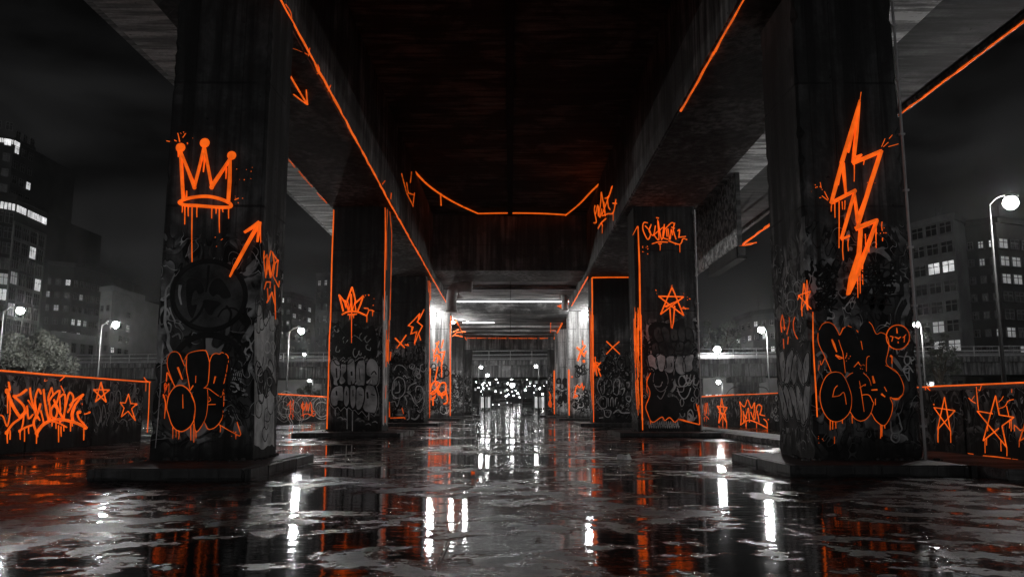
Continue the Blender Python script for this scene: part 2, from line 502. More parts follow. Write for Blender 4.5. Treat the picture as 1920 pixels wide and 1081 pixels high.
class Spray:
    """collects strokes traced on one face and links them as one mesh"""
    def __init__(s, pl, z='P', h=.035):
        s.pl, s.z, s.h, s.mb = pl, z, h, MB()
    def k(s): return ZR[s.z][2]
    def line(s, pts, w, smooth=False, closed=False, h=None, base=0.0):
        q = tr(s.z, pts)
        if smooth: q = catmull(q, closed)
        uv = [s.pl.px(*p) for p in q]
        sc = s.pl.scale(*q[len(q) // 2]) * s.k()
        ww = [x * sc for x in w] if isinstance(w, (list, tuple)) else w * sc
        if isinstance(ww, list) and len(ww) != len(uv):
            ww = [ww[0] + (ww[-1] - ww[0]) * i / (len(uv) - 1) for i in range(len(uv))]
        wm = max(ww) if isinstance(ww, list) else ww
        hh = h if h is not None else min(s.h * 1.3, .6 * wm)
        ribbon(s.mb, s.pl, uv, ww, hh, base, closed)
        return s
    def drips(s, items, w=6):
        for x, y0, y1 in items:
            q = [(x, y0), (x + random.uniform(-2, 2), (y0 + y1) / 2), (x + random.uniform(-2, 2), y1)]
            s.line(q, [w, w * .8, w * .55])
        return s
    def dot(s, x, y, r, base=0.0):
        (q,) = tr(s.z, [(x, y)])
        sc = s.pl.scale(*q) * s.k()
        disc(s.mb, s.pl, s.pl.px(*q), r * sc, min(s.h, r * sc), base)
        return s
    def spatter(s, x, y, r, n, size=3):
        for i in range(n):
            a, d = random.uniform(0, 2 * pi), r * random.random() ** .5
            s.dot(x + d * cos(a), y + d * sin(a), size * random.uniform(.4, 1))
        return s
    def area(s, pts, off=.004, smooth=True):
        q = tr(s.z, pts)
        if smooth: q = catmull(q, True, 4)
        fill(s.mb, s.pl, [s.pl.px(*p) for p in q], off)
        return s
    def build(s, name, mat, parent, label=None):
        ob = s.mb.build(name, M[mat], parent)
        if label: ob['label'] = label
        return ob

def bubble_row(pl, parent, rect, n, seed, fillm='grey', linem='black', rimm='pale', z='P', off=.004):
    """a row of fat overlapping sprayed letters inside the rectangle rect of the photograph"""
    rnd = random.Random(seed)
    x0, y0, x1, y1 = rect
    w = (x1 - x0) / n
    A, B, Cc = Spray(pl, z), Spray(pl, z), Spray(pl, z)
    for i in range(n):
        cx = x0 + (i + .5) * w; cy = (y0 + y1) / 2 + rnd.uniform(-.06, .06) * (y1 - y0)
        rw, rh = w * rnd.uniform(.52, .62), (y1 - y0) * rnd.uniform(.44, .54)
        lean = rnd.uniform(-.25, .25); pts = []
        bite = rnd.uniform(0, 2 * pi); m = 12
        for k in range(m):
            a = 2 * pi * k / m
            r = 1 + rnd.uniform(-.10, .10) - .30 * math.exp(-((a - bite + pi) % (2 * pi) - pi) ** 2 / .12)
            px = math.copysign(abs(cos(a)) ** .75, cos(a)) * rw * r
            py = math.copysign(abs(sin(a)) ** .75, sin(a)) * rh * r
            pts.append((cx + px + lean * py, cy + py))
        A.area(pts, off + .0006 * i)
        B.line(pts, max(1.6, .07 * w) if z == 'P' else .07 * w, True, True, h=.006, base=off)
        if rnd.random() < .75:
            hx, hy = cx + rnd.uniform(-.1, .1) * w, cy + rnd.uniform(-.25, .2) * (y1 - y0)
            B.line([(hx, hy - .12 * (y1 - y0)), (hx + rnd.uniform(-.1, .1) * w, hy), (hx, hy + .1 * (y1 - y0))], .12 * w, True, h=.006, base=off)
        if rimm:
            big = [(cx + (p[0] - cx) * 1.1, cy + (p[1] - cy) * 1.08) for p in pts]
            Cc.line(big, .03 * w, True, True, h=.003)
    o = A.build('bubble_lettering', fillm, parent)
    B.build('letter_outline', linem, o)
    if rimm: Cc.build('letter_rim', rimm, o)
    return o

def scrawl(pl, rect, seed, w, z='P', h=.03, loops=9, sp=None):
    """a quick looping signature inside rect"""
    rnd = random.Random(seed)
    sp = sp or Spray(pl, z, h)
    x0, y0, x1, y1 = rect; n = loops
    pts = []
    for i in range(n):
        cx = x0 + (i + .5) / n * (x1 - x0)
        pts += [(cx + rnd.uniform(-.8, .8) * (x1 - x0) / n, y0 + rnd.uniform(0, .35) * (y1 - y0)),
                (cx + rnd.uniform(-.8, .8) * (x1 - x0) / n, y1 - rnd.uniform(0, .35) * (y1 - y0))]
    sp.line(pts, w, True)
    for k in range(2):
        cx = rnd.uniform(x0, x1); cy = rnd.uniform(y0, y1); r = .16 * (x1 - x0)
        sp.line([(cx + r * cos(a), cy + r * 1.3 * sin(a)) for a in [i * .9 for i in range(7)]], w, True)
    sp.line([(x0, y1 + .1 * (y1 - y0)), ((x0 + x1) / 2, y1 - .05 * (y1 - y0)), (x1, y1 + .14 * (y1 - y0))], w, True)
    sp.drips([(rnd.uniform(x0, x1), y1, y1 + rnd.uniform(.1, .4) * (y1 - y0)) for _ in range(4)], w * .7)
    return sp

def star(sp, pts, w):
    for i in range(len(pts)):
        sp.line([pts[i], pts[(i + 1) % len(pts)]], w)
    return sp

# ================================================================== SETTING
def gz(y):
    return max(0.0, (y - 95) * .0095)

g = MB()
ys = [-80, 0, 60, 95, 700]
for i, y in enumerate(ys): g.v += [Vector((-700, y, gz(y))), Vector((700, y, gz(y)))]
g.f = [[2 * i, 2 * i + 1, 2 * i + 3, 2 * i + 2] for i in range(len(ys) - 1)]
tag(g.build('ground', M['ground'], fixn=False), kind='structure')

p = MB()
p.prism([(8.15, 13.4), (9.86, 13.4), (9.86, 44), (8.15, 44)], .0, .17)
tag(p.build('pavement', M['paving'], bevel=.03), kind='structure')

# ------------------------------------------------------------------ viaduct
def zb(y): return 9.9 - .011 * y
VL0, VL1, VR0, VR1 = -7.65, -4.97, 4.87, 7.97
ZC = 13.35
viaduct = thing('viaduct', (0, 30, 9), 'dark board marked concrete viaduct deck overhead carried on two lines of pillars', 'viaduct')

def girder(x0, x1):
    mb = MB(); ya, yb = -14, 92
    vs = []
    for y in (ya, yb):
        vs += [(x0, y, zb(y)), (x1, y, zb(y)), (x1, y, 13.5), (x0, y, 13.5)]
    mb.add(vs, [(0, 1, 2, 3), (7, 6, 5, 4), (0, 4, 5, 1), (1, 5, 6, 2), (2, 6, 7, 3), (3, 7, 4, 0)])
    return mb.build('girder', M['girder'], viaduct, bevel=.05)
girder_l, girder_r = girder(VL0, VL1), girder(VR0, VR1)
slab = MB().box(VL1 + .002, VR0 - .002, -14, 50.3, ZC, 13.62).build('deck_slab', M['deck'], viaduct)
MB().box(-.17, .13, -14, 50.2, 13.27, ZC + .02).build('expansion_joint', M['black'], slab)
for k in range(9):                                    # shallow construction joints across the soffit
    y = 3.2 + k * 5.6
    MB().box(VL1 + .01, VR0 - .01, y, y + .09, ZC - .025, ZC + .02).build('soffit_rib', M['deck'], slab)
MB().box(-11.85, -9.4, -14, 91.9, 12.52, 12.61).build('lit_soffit_strip', M['lit_soffit'], viaduct)  # added strip, underside light put into its colour
MB().box(10.6, 12.2, -14, 91.9, 12.52, 12.61).build('lit_soffit_strip', M['lit_soffit'], viaduct)  # same added strip on the other side, light in its colour
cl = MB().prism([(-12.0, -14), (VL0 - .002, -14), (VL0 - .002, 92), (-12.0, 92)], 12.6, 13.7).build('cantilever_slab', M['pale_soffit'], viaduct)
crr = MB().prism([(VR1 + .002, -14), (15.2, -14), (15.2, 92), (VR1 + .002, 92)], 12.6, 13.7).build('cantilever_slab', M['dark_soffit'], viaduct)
for sx in (-12.0, 15.2):                              # edge upstand
    MB().box(sx - .14, sx + .14, -14, 92, 12.45 if sx > 0 else 12.57, 14.5).build('edge_beam', M['pale_soffit'] if sx < 0 else M['girder'], viaduct, bevel=.03)
MB().box(11.0, 11.2, 38, 84, 8.9, 12.598).build('hanging_girder', M['lit_soffit'], viaduct, bevel=.04)  # lamplight on the inner face put into the pale colour
MB().box(VL1 + .003, VR0 - .003, 50.3, 55.0, 9.73, 13.6).build('cross_beam', M['girder'], viaduct, bevel=.05)
MB().box(VL1 + .003, VR0 - .003, 55.0, 66.4, 9.97, 10.6).build('deck_slab', M['pale_soffit'], viaduct)
MB().box(VL1 + .003, VR0 - .003, 58.6, 59.1, 9.72, 10.1).build('soffit_rib', M['pale_soffit'], viaduct)
MB().box(VL1 + .003, VR0 - .003, 66.4, 73.3, 8.82, 10.7).build('cross_beam', M['deck'], viaduct, bevel=.05)
MB().box(VL1 + .003, VR0 - .003, 73.3, 89.8, 8.93, 9.6).build('deck_slab', M['pale_soffit'], viaduct)
for y in (77.5, 82.0, 86.0):
    MB().box(VL1 + .004, VR0 - .004, y, y + .35, 8.72, 9.0).build('soffit_rib', M['pale_soffit'], viaduct)
MB().box(-7.6, 7.9, 89.8, 91.6, 7.45, 9.7).build('cross_beam', M['girder'], viaduct, bevel=.05)

MB().box(10.99, 11.21, 37.93, 37.998, 8.87, 12.51).build('end_shade_sheet', M['dark_soffit'], viaduct)  # thin sheet added to paint shade over the pale girder's end

# ------------------------------------------------------------------ pillars
def pillar(label, x0, x1, y0, depth, mat='pillar', pl_over=(.9, .9, 1.6, .8), ph=.17, group=None, narrow=0.0):
    t = thing('concrete_pillar', ((x0 + x1) / 2, y0 + depth / 2, 0), label, 'pillar', group)
    top = zb(y0) + .02
    mb = MB(); n = 70; rj = random.Random(int(abs(x0) * 100))
    def ring(z):
        c = .045 + (.0 if rj.random() < .72 else rj.uniform(.01, .09))
        q = [(x0 + c, y0), (x1 - c, y0), (x1, y0 + c), (x1, y0 + depth - c), (x1 - c, y0 + depth), (x0 + c, y0 + depth), (x0, y0 + depth - c), (x0, y0 + c)]
        return [(a, b, z) for a, b in q]
    zs = [ph - .02] + [ph + (top - ph) * i / n for i in range(1, n + 1)]
    o = 0
    for z in zs: mb.v += [Vector(v) for v in ring(z)]
    for i in range(len(zs) - 1):
        for k in range(8):
            mb.f.append([i * 8 + k, i * 8 + (k + 1) % 8, (i + 1) * 8 + (k + 1) % 8, (i + 1) * 8 + k])
    mb.f.append(list(range((len(zs) - 1) * 8, len(zs) * 8))); mb.f.append(list(reversed(range(8))))
    sh = mb.build('shaft', M[mat], t)
    a, b, f, r = pl_over
    pm = MB()
    # plinth of kerb blocks round a slab
    X0, X1, Y0, Y1 = x0 - a, x1 + b, y0 - f, y0 + depth + r
    pm.box(X0 + .02, X1 - .02, Y0 + .02, Y1 - .02, -.02, ph)
    pm.build('plinth', M['plinth'], t, bevel=.03)
    kb = MB(); L = .95; rr = random.Random(int(x0 * 10 + y0))
    y = Y0
    while y < Y1 - .1:
        d = min(L, Y1 - y)
        for X, s in ((X0, 1), (X1, -1)):
            j = rr.uniform(-.02, .02)
            kb.box(min(X, X - s * .05) + j, max(X, X - s * .05) + j + .05, y + .012, y + d - .012, -.02, ph - .02 + rr.uniform(0, .03))
        y += L
    kb.build('kerb_stone', M['plinth'], t)
    rb = MB()                                         # crumbs and weeds at the foot
    for k in range(46):
        px = rr.uniform(x0 - .3, x1 + .3); py = y0 - abs(rr.gauss(0, .10)) if rr.random() < .6 else rr.uniform(y0, y0 + depth)
        if y0 <= py: px = rr.choice((x0 - abs(rr.gauss(0, .08)), x1 + abs(rr.gauss(0, .08))))
        s = rr.uniform(.015, .06)
        rb.ball((px, py, ph + s * .3), s, s * rr.uniform(.6, 1.3), s * .7, 5, 3)
    rb.build('rubble', M['plinth'], t)['kind'] = 'stuff'
    t['_top'] = top
    return t

def X(px, py, Y): return on_y(px, py, Y).x
Y1, Y2, Y3, Y4, Y5, Y6 = 15.4, 33.0, 50.2, 67.8, 82.0, 89.9
pl1 = pillar('near pillar bearing the large orange crown, rising arrow and orange outlined black letters', X(278, 862, Y1), X(472, 862, Y1), Y1, 1.6, pl_over=(.02, .55, 2.1, .6), ph=.19)
pr1 = pillar('near pillar bearing the tall orange lightning bolt above bulging black letters', X(1530, 862, Y1), X(1733, 862, Y1), Y1, 2.05, pl_over=(.9, .12, 1.35, .3), ph=.19)
pl2 = pillar('second pillar behind the crown pillar, with small orange crown and grey bubble letters', X(610, 808, Y2), X(715, 808, Y2), Y2, 1.9)
pr2 = pillar('second pillar behind the lightning pillar, with orange six pointed star and orange signature', X(1197, 808, Y2), X(1315, 808, Y2), Y2, 1.8)
pl3 = pillar('third pillar with thin orange cross and small orange bolt over white line letters', -7.65, X(795, 792, Y3), Y3, 2.4)
pr3 = pillar('third pillar framed by an orange line with one orange cross above outlined letters', X(1113, 791, Y3), 7.9, Y3, 2.4)
pl4 = pillar('pale lamplit pillar with orange bolt and orange scribbles, under a wall lamp', -7.6, X(842, 780, Y4), Y4, 2.0, 'pillar_lit')
pr4 = pillar('pale lamplit pillar with thick orange cross and white ringed letters', X(1067, 780, Y4), 7.7, Y4, 2.0, 'pillar_lit')
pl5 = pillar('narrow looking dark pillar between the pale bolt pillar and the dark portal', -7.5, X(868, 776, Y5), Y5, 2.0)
pr5 = pillar('grey pillar with an orange edge beside the pale cross pillar', X(1043, 776, Y5), 7.6, Y5, 2.0, 'pillar_lit')
pl6 = pillar('black end pillar holding the portal beam beyond the narrow dark pillar', -7.0, X(884, 775, Y6), Y6, 1.5)
pr6 = pillar('black end pillar holding the portal beam beside the orange edged grey pillar', X(1028, 775, Y6), 7.2, Y6, 1.5)

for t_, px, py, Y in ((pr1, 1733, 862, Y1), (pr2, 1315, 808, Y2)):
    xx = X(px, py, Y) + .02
    cm = MB().tube([(xx, Y - .02, .2), (xx, Y - .02, 9.4)], .028, 8)  # added pale pipe standing in for the rim light on the pillar edge
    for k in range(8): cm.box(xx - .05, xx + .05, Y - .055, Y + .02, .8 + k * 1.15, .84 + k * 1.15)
    cm.build('rim_light_pipe', M['duct'], t_)

# ------------------------------------------------------------------ side walls
def wall(label, x, th, y0, y1, h, panel=3.1, base=0.0):
    t = thing('graffiti_wall', (x, (y0 + y1) / 2, 0), label, 'wall')
    s = 1 if x > 0 else -1
    n = max(1, round((y1 - y0) / panel))
    mb = MB()
    for i in range(n):
        a, b = y0 + (y1 - y0) * i / n + .012, y0 + (y1 - y0) * (i + 1) / n - .012
        mb.box(min(x, x + s * th), max(x, x + s * th), a, b, base - .02, h)
    mb.build('panel', M['wall'], t, bevel=.02)
    MB().box(min(x + s * .02, x + s * (th + .05)), max(x + s * .02, x + s * (th + .05)), y0, y1, h + .002, h + .11).build('coping', M['plinth'], t, bevel=.02)
    return t
wl1 = wall('low concrete wall carrying the big filled orange signature and two small stars', -12.7, .35, 8, 28.0, 1.97)
wl2 = wall('low wall with faint orange scribbles seen between the crown pillar and the second pillar', -15.3, .35, 38, 84, 1.90)
wr1 = wall('black low wall with two large thin orange stars beside the lightning pillar', 9.9, .35, 5, 24.0, 1.55)
wr2 = wall('low wall with an orange crown shaped signature and stubby star before the overpass', 13.5, .35, 29, 84, 1.72)

# ------------------------------------------------------------------ overpass behind
A, B = Vector((-67.5, 124, 0)), Vector((59.6, 106, 0))
du = (B - A).normalized(); dv = Vector((-du.y, du.x, 0))
A2, LEN = A - du * 90, (B - A).length + 180
over = thing('overpass', tuple(A2 + du * LEN / 2), 'long dark road overpass with metal railing crossing behind everything', 'overpass')
def obar(mb, s0, s1, v0, v1, z0, z1):
    c = A2 + du * (s0 + s1) / 2 + dv * (v0 + v1) / 2 + Vector((0, 0, (z0 + z1) / 2))
    mb.obox(c, du * (s1 - s0), dv * (v1 - v0), (0, 0, z1 - z0))
m_ = MB(); obar(m_, 0, LEN, 0, 10, 6.95, 7.65); m_.build('deck', M['overpass'], over, bevel=.04)
m_ = MB(); obar(m_, 0, LEN, .9, 9.1, 5.27, 6.948); m_.build('girder', M['overpass'], over)
m_ = MB(); obar(m_, 0, LEN, 9.6, 9.85, 7.652, 8.75); m_.build('parapet', M['facade_pale'], over)
rl = MB()
for z in (8.98, 8.45, 7.86): obar(rl, 0, LEN, .08, .15, z - .04, z + .04)
s_ = 0.0
while s_ < LEN:
    obar(rl, s_, s_ + .09, .07, .16, 7.652, 9.0); s_ += 3.1
rl.build('railing', M['steel'], over)
fr = MB()
for z in (8.98,): obar(fr, 0, LEN, 9.9, 9.96, z - .03, z + .03)
fr.build('far_rail', M['steel'], over)
def s_at(px):                                          # distance along the overpass of a column of the photo
    d = ray(px, 700); 
    # solve CAM + d t on the line A2 + du s
    t = ((A2.x - CAM.x) * dv.x + (A2.y - CAM.y) * dv.y) / (d.x * dv.x + d.y * dv.y)
    q = CAM + d * t
    return (q - A2).dot(du)
for px in (1408, 1660, 605, 330, 90, 835, 1095, -120, 2050):
    s0 = s_at(px); pm = MB(); obar(pm, s0 - 1.5, s0 + 1.5, 3.2, 6.8, -.2, 5.268)
    obar(pm, s0 - 2.4, s0 + 2.4, 2.4, 7.6, 4.5, 5.26)
    pm.build('pier', M['overpass'], over)

# ------------------------------------------------------------------ lamps
def add_light(name, loc, watts, parent, r=.12):
    d = bpy.data.lights.new(name, 'POINT'); d.energy = watts; d.shadow_soft_size = r; d.color = (1, .985, .96)
    o = bpy.data.objects.new(name, d); col.objects.link(o)
    o.parent = parent; o.location = Vector(loc) - Vector(parent['_o'])
    return o

def street_lamp(label, lens, pole_x, zbase=0.0, watts=LAMP_W, r=.055, group=None, lens_r=.25, small=False, dy=0.0):
    """lens: world point of the lamp head; the pole stands pole_x metres to its side"""
    lens = Vector(lens)
    t = thing('street_lamp', (lens.x + pole_x, lens.y + dy, zbase), label, 'street lamp', group)
    b = Vector((lens.x + pole_x, lens.y + dy, zbase)); topz = lens.z - .05 if abs(pole_x) > .3 else lens.z + .02
    MB().tube([b, b + Vector((0, 0, 1.1)), Vector((b.x, b.y, topz))], [r * 2.0, r * 1.5, r * .8], 10).build('pole', M['pole'], t, True)
    MB().tube([b, b + Vector((0, 0, .5))], r * 2.9, 10).build('pole_base', M['dark_steel'], t)
    if abs(pole_x) > .3:
        a0 = Vector((b.x, b.y, topz - .05)); a1 = lens + Vector((0, 0, lens_r * .9))
        pts = [a0, a0.lerp(a1, .35) + Vector((0, 0, .16)), a0.lerp(a1, .7) + Vector((0, 0, .15)), a1]
        MB().tube(catmull([tuple(q) for q in pts]), r * .6, 8).build('arm', M['pole'], t, True)
    hd = MB(); sx = math.copysign(1, -pole_x) if pole_x else 1
    hd.ball(lens + Vector((sx * .05, 0, lens_r * .95)), lens_r * 1.0, lens_r * .7, .10, 12, 6)
    h = hd.build('lamp_head', M['dark_steel'], t, True)
    MB().ball(lens, lens_r, lens_r * .9, lens_r * .95, 14, 10).build('lens', M['small_lamp' if small else 'lamp'], h if False else t, True)
    if watts:
        add_light('lamp_light', lens + Vector((0, -.0, -lens_r * .9)), watts, t, lens_r * .5)
    return t

street_lamp('tall bright street lamp above the apartment blocks beside the lightning pillar', on_y(1895, 380, 30), -.85, watts=1300, r=.055, lens_r=.27)
street_lamp('bright street lamp at the photo edge over the big orange signature wall', on_y(38, 582, 55), -1.15)
street_lamp('bright street lamp in front of the pale narrow tower, left of the crown pillar', on_y(217, 608, 62), -1.1)
street_lamp('bright street lamp seen in the gap between crown pillar and second pillar', on_y(565, 620, 65), -1.0)
street_lamp('bright street lamp in front of the dark block between the two right hand pillars', on_y(1427, 618, 65), .45)
street_lamp('street lamp half hidden by the edge of the lightning pillar', on_y(1718, 608, 58), .35, watts=1500, lens_r=.2)
pF = on_y(1345, 655, 118)
street_lamp('low bright street lamp standing on the overpass at its railing', pF, .02, zbase=7.652, watts=3200, lens_r=.5)
pP = on_y(570, 664, 122)  # small lamp added where the gap street lamp only flares
street_lamp('added small lamp on the overpass deck behind the railing, standing in for flare under the gap street lamp', pP, .4, zbase=7.652, watts=700, lens_r=.22, small=True)
street_lamp('lamp glowing beneath the overpass above the pale bush', on_y(580, 712, 136), .6, watts=1600, lens_r=.3)
street_lamp('lamp glowing beneath the overpass by the lit shop front', on_y(1347, 716, 134), .6, watts=1800, lens_r=.34)
for lab, px, py, Y, pxx in (('slim street lamp framed by the portal beside its black left post', 902, 688, 105, -.35),
                            ('slim street lamp framed by the portal, facing the slim lamp across the road', 1005, 686, 105, .35),
                            ('shorter street lamp just inside the slim lamp within the portal', 914, 703, 112, -.35)):
    street_lamp(lab, on_y(px, py, Y), pxx, zbase=gz(Y), watts=260, r=.05, lens_r=.2, small=True)
for lab, px, py, Y, lr in (('highest round lamp in the middle of the portal view', 957, 695, 175, .34), ('round lamp hanging just below the highest middle lamp', 959, 709, 205, .30),
                       ('brightest round lamp in the middle of the far street', 960.5, 722, 190, .5)):
    q = on_y(px, py, Y)
    street_lamp(lab, q, .02, zbase=gz(Y), watts=420 if lr > .5 else 200, r=.04, lens_r=lr, small=True)
farl = [(913, 722), (919, 720), (929.5, 733), (934, 730), (945, 737), (953, 738.5), (967, 732), (971, 737), (978, 736), (987, 724), (985, 731), (991, 734), (997, 735),
        (1003, 703), (988, 711), (914, 743), (921, 745), (939, 735), (906, 727), (1012, 728), (974, 744), (994, 742), (963, 741), (908, 709), (949, 742)] + [(random.uniform(893, 1022), random.uniform(707, 748)) for _ in range(34)]
rr = random.Random(4)
for i, (px, py) in enumerate(farl):
    Y = rr.uniform(210, 420) if py > 728 else rr.uniform(150, 210)
    street_lamp('tiny distant street lamp glowing among the lights of the far road', on_y(px, py, Y), .02, zbase=gz(Y), watts=70 if i % 4 == 0 else 0, r=.03,
                lens_r=rr.uniform(.06, .21) * Y / 230, small=True, group='distant street lamps along the far road')

def wall_lamp(label, p, watts, depth):
    t = thing('wall_lamp', tuple(p), label, 'lamp', None)
    p = Vector(p)
    MB().box(p.x - .16, p.x + .16, p.y, p.y + depth, p.z - .1, p.z + .14).build('housing', M['dark_steel'], t, bevel=.02)
    MB().ball(p + Vector((0, -.06, 0)), .15, .11, .13, 12, 8).build('lens', M['lamp'], t, True)
    add_light('lamp_light', p + Vector((0, -2.2, -.9)), watts, t, .1)
wall_lamp('bright wall lamp high on the pale bolt pillar', on_y(813, 590, Y4 - .25), 420, .27)
wall_lamp('bright wall lamp high on the pale cross pillar', on_y(1098, 588, Y4 - .25), 360, .27)
wall_lamp('soffit lamp next to the orange shaded corner beyond the pale bolt pillar', on_y(850, 604, 73.5), 260, .2)
wall_lamp('soffit lamp in the middle of the white strip, right of the orange shaded corner', on_y(876, 603, 73.5), 260, .2)
# the long white fluorescent strip across the second cross beam
tl = thing('strip_light', (0, 66.2, 9.8), 'long white fluorescent strip across the underside of the deck between the pale pillars', 'light')
x = -4.55
rr = random.Random(2)
while x < 4.1:
    w_ = 1.42 if x > -3.9 else .5
    MB().tube([(x + .02, 66.16, 9.79), (x + w_ - .03, 66.16, 9.79)], .05, 8).build('tube', M['tube'], tl, True)
    x += w_
MB().box(-4.6, 4.3, 66.24, 66.4, 9.74, 9.94).build('housing', M['frame'], tl)
t2 = thing('strip_light', (-2.9, 73.4, 8.8), 'short white strip lying along the soffit edge above the orange dashed line', 'light')
MB().tube([(-4.4, 73.42, 8.78), (-1.5, 73.42, 8.78)], .05, 8).build('tube', M['tube'], t2, True)
MB().box(-4.45, -1.45, 73.48, 73.6, 8.74, 8.92).build('housing', M['frame'], t2)
# big painted ducts under the deck
def duct(label, pts, r):
    t = thing('drain_duct', pts[0], label, 'duct')
    q = catmull([tuple(a) for a in pts], sub=8)
    MB().tube(q, r, 18).build('pipe', M['duct'], t, True)
    for i in (0, len(q) - 1):
        a = Vector(q[i]); b = Vector(q[i - 1] if i else q[1])
        d = (a - b).normalized()
        MB().tube([a - d * .14, a - d * .02], r * 1.14, 18).build('collar', M['steel'], t, True)
    return t
duct('thick pale elbow duct turning down beside the pale bolt pillar', [(-2.7, 56.2, 9.56), (-3.4, 56.2, 9.56), (-3.95, 56.2, 9.42), (-4.15, 56.2, 8.9), (-4.16, 56.2, 7.75)], .38)
duct('short pale duct hanging at the soffit corner near the pale cross pillar', [(4.35, 63.5, 9.96), (4.35, 63.5, 9.3), (4.37, 63.5, 8.7)], .27)
# cable box under the hanging girder
jb = thing('junction_box', (11.3, 38.6, 8.6), 'dark metal cable box slung under the pale hanging girder by the orange arrow', 'box')
MB().box(10.94, 11.40, 38.0, 43.5, 8.30, 8.86).build('case', M['black'], jb, bevel=.03)
MB().box(10.92, 11.42, 37.95, 43.6, 8.24, 8.298).build('tray', M['black'], jb)
MB().box(11.0, 11.34, 37.93, 37.998, 8.40, 8.78).build('door', M['dark_steel'], jb)

# ------------------------------------------------------------------ buildings
def building(label, tops, Y0, depth, mat, faces, roof=None, group=None, name='apartment_building', wmat=None, sill=True, band=None):
    """tops: visible roof corners in the photograph, the first at distance Y0; faces: per visible edge (floors, cols, zlo, zhi, lit list, window width share, height share)"""
    P0 = on_y(tops[0][0], tops[0][1], Y0); zt = P0.z
    pts = [P0] + [on_z(a, b, zt) for a, b in tops[1:]]
    back = [pts[-1] + Vector((0, depth, 0)), pts[0] + Vector((0, depth, 0))]
    poly = [(q.x, q.y) for q in pts + back]
    c = sum((q for q in pts), Vector()) / len(pts)
    t = thing(name, (c.x, c.y, 0), label, 'building', group)
    body = MB().prism(poly, -1, zt).build('wall', M[mat], t)
    for i, spec in enumerate(faces):
        if not spec: continue
        fl, co, zlo, zhi, lit, ws, hs = spec[:7]
        grid = spec[7] if len(spec) > 7 else None
        a, b = pts[i], pts[i + 1]
        d = Vector((b.x - a.x, b.y - a.y, 0)); L = d.length; d.normalize()
        nrm = Vector((d.y, -d.x, 0))
        fh = (zhi - zlo) / fl; cw = L / co
        ww, wh = cw * ws, fh * hs
        base = {}
        for f in range(fl):
            for k in range(co):
                kind = lit.get((f, k), 'glass')
                if kind is None: continue
                cen = Vector((a.x, a.y, 0)) + d * (cw * (k + .5)) + Vector((0, 0, zhi - fh * (f + .5)))
                if kind in base:
                    src = base[kind]; o = src.copy(); col.objects.link(o); o.parent = t
                    o.location = src.location + (cen - Vector(src['_c']))
                    for ch in src.children:
                        q = ch.copy(); col.objects.link(q); q.parent = o
                    continue
                pane = MB().obox(cen + nrm * .03, d * ww, nrm * .12, (0, 0, wh)).build('window', M[kind], t)
                pane['_c'] = tuple(cen)
                base[kind] = pane
                fm = MB()
                nb = 3 if ww > 2.2 else 2
                for j in range(nb + 1):
                    x_ = -ww / 2 + ww * j / nb
                    fm.obox(cen + nrm * .10 + d * x_, d * .11, nrm * .10, (0, 0, wh + .11))
                for z_ in (-wh / 2, wh * .14, wh / 2):
                    fm.obox(cen + nrm * .105 + Vector((0, 0, z_)), d * ww, nrm * .08, (0, 0, .11))
                f_ = fm.build('frame', M['frame'], pane)
                if sill:
                    MB().obox(cen + nrm * .16 + Vector((0, 0, -wh / 2 - .13)), d * (ww + .3), nrm * .3, (0, 0, .14)).build('sill', M[mat], pane)
        if grid:
            gm = MB()
            for k in range(co + 1):
                gm.obox(Vector((a.x, a.y, (zlo + zhi) / 2)) + d * cw * k + nrm * .12, d * grid, nrm * .3, (0, 0, zhi - zlo + .4))
            for f in range(fl + 1):
                gm.obox(Vector((a.x, a.y, zhi - fh * f)) + d * L / 2 + nrm * .10, d * (L - .02), nrm * .24, (0, 0, grid * 1.1))
            gm.build('facade_grid', M['facade'], t)
    # parapet along the roof edge
    pm = MB()
    for a, b in zip(pts[:-1], pts[1:]):
        d = Vector((b.x - a.x, b.y - a.y, 0)); L = d.length; d.normalize(); nrm = Vector((d.y, -d.x, 0))
        pm.obox(Vector((a.x, a.y, zt + .35)) + d * L / 2 + nrm * .06, d * (L + .1), nrm * .5, (0, 0, .9))
    pm.build('parapet', M[mat], t)
    if roof:
        for (f0, f1, h) in roof:
            a = pts[0].lerp(pts[-1], f0); b = pts[0].lerp(pts[-1], f1)
            MB().box(min(a.x, b.x), max(a.x, b.x), max(a.y, b.y) + 2, max(a.y, b.y) + 8, zt - .1, zt + h).build('roof_house', M[mat], t)
    ra = random.Random(int(zt * 10))
    for k in range(3):
        q = pts[0].lerp(pts[-1], ra.uniform(.1, .9)) + Vector((0, 1.6, 0))
        h = ra.uniform(1.6, 4.2); am = MB()
        am.tube([(q.x, q.y, zt - .2), (q.x, q.y, zt + h)], .06, 5)
        for j in (.7, .85):
            am.obox((q.x, q.y, zt + h * j), (ra.uniform(.6, 1.5), 0, 0), (0, .05, 0), (0, 0, .05))
        am.build('aerial', M['dark_steel'], t)
    return t, pts, zt

def litmap(fl, co, n, seed, kinds=('lit', 'dim_lit'), skip=()):
    r = random.Random(seed); d = {}
    for _ in range(n): d[(r.randrange(fl), r.randrange(co))] = r.choice(kinds)
    for k in skip: d[k] = None
    return d

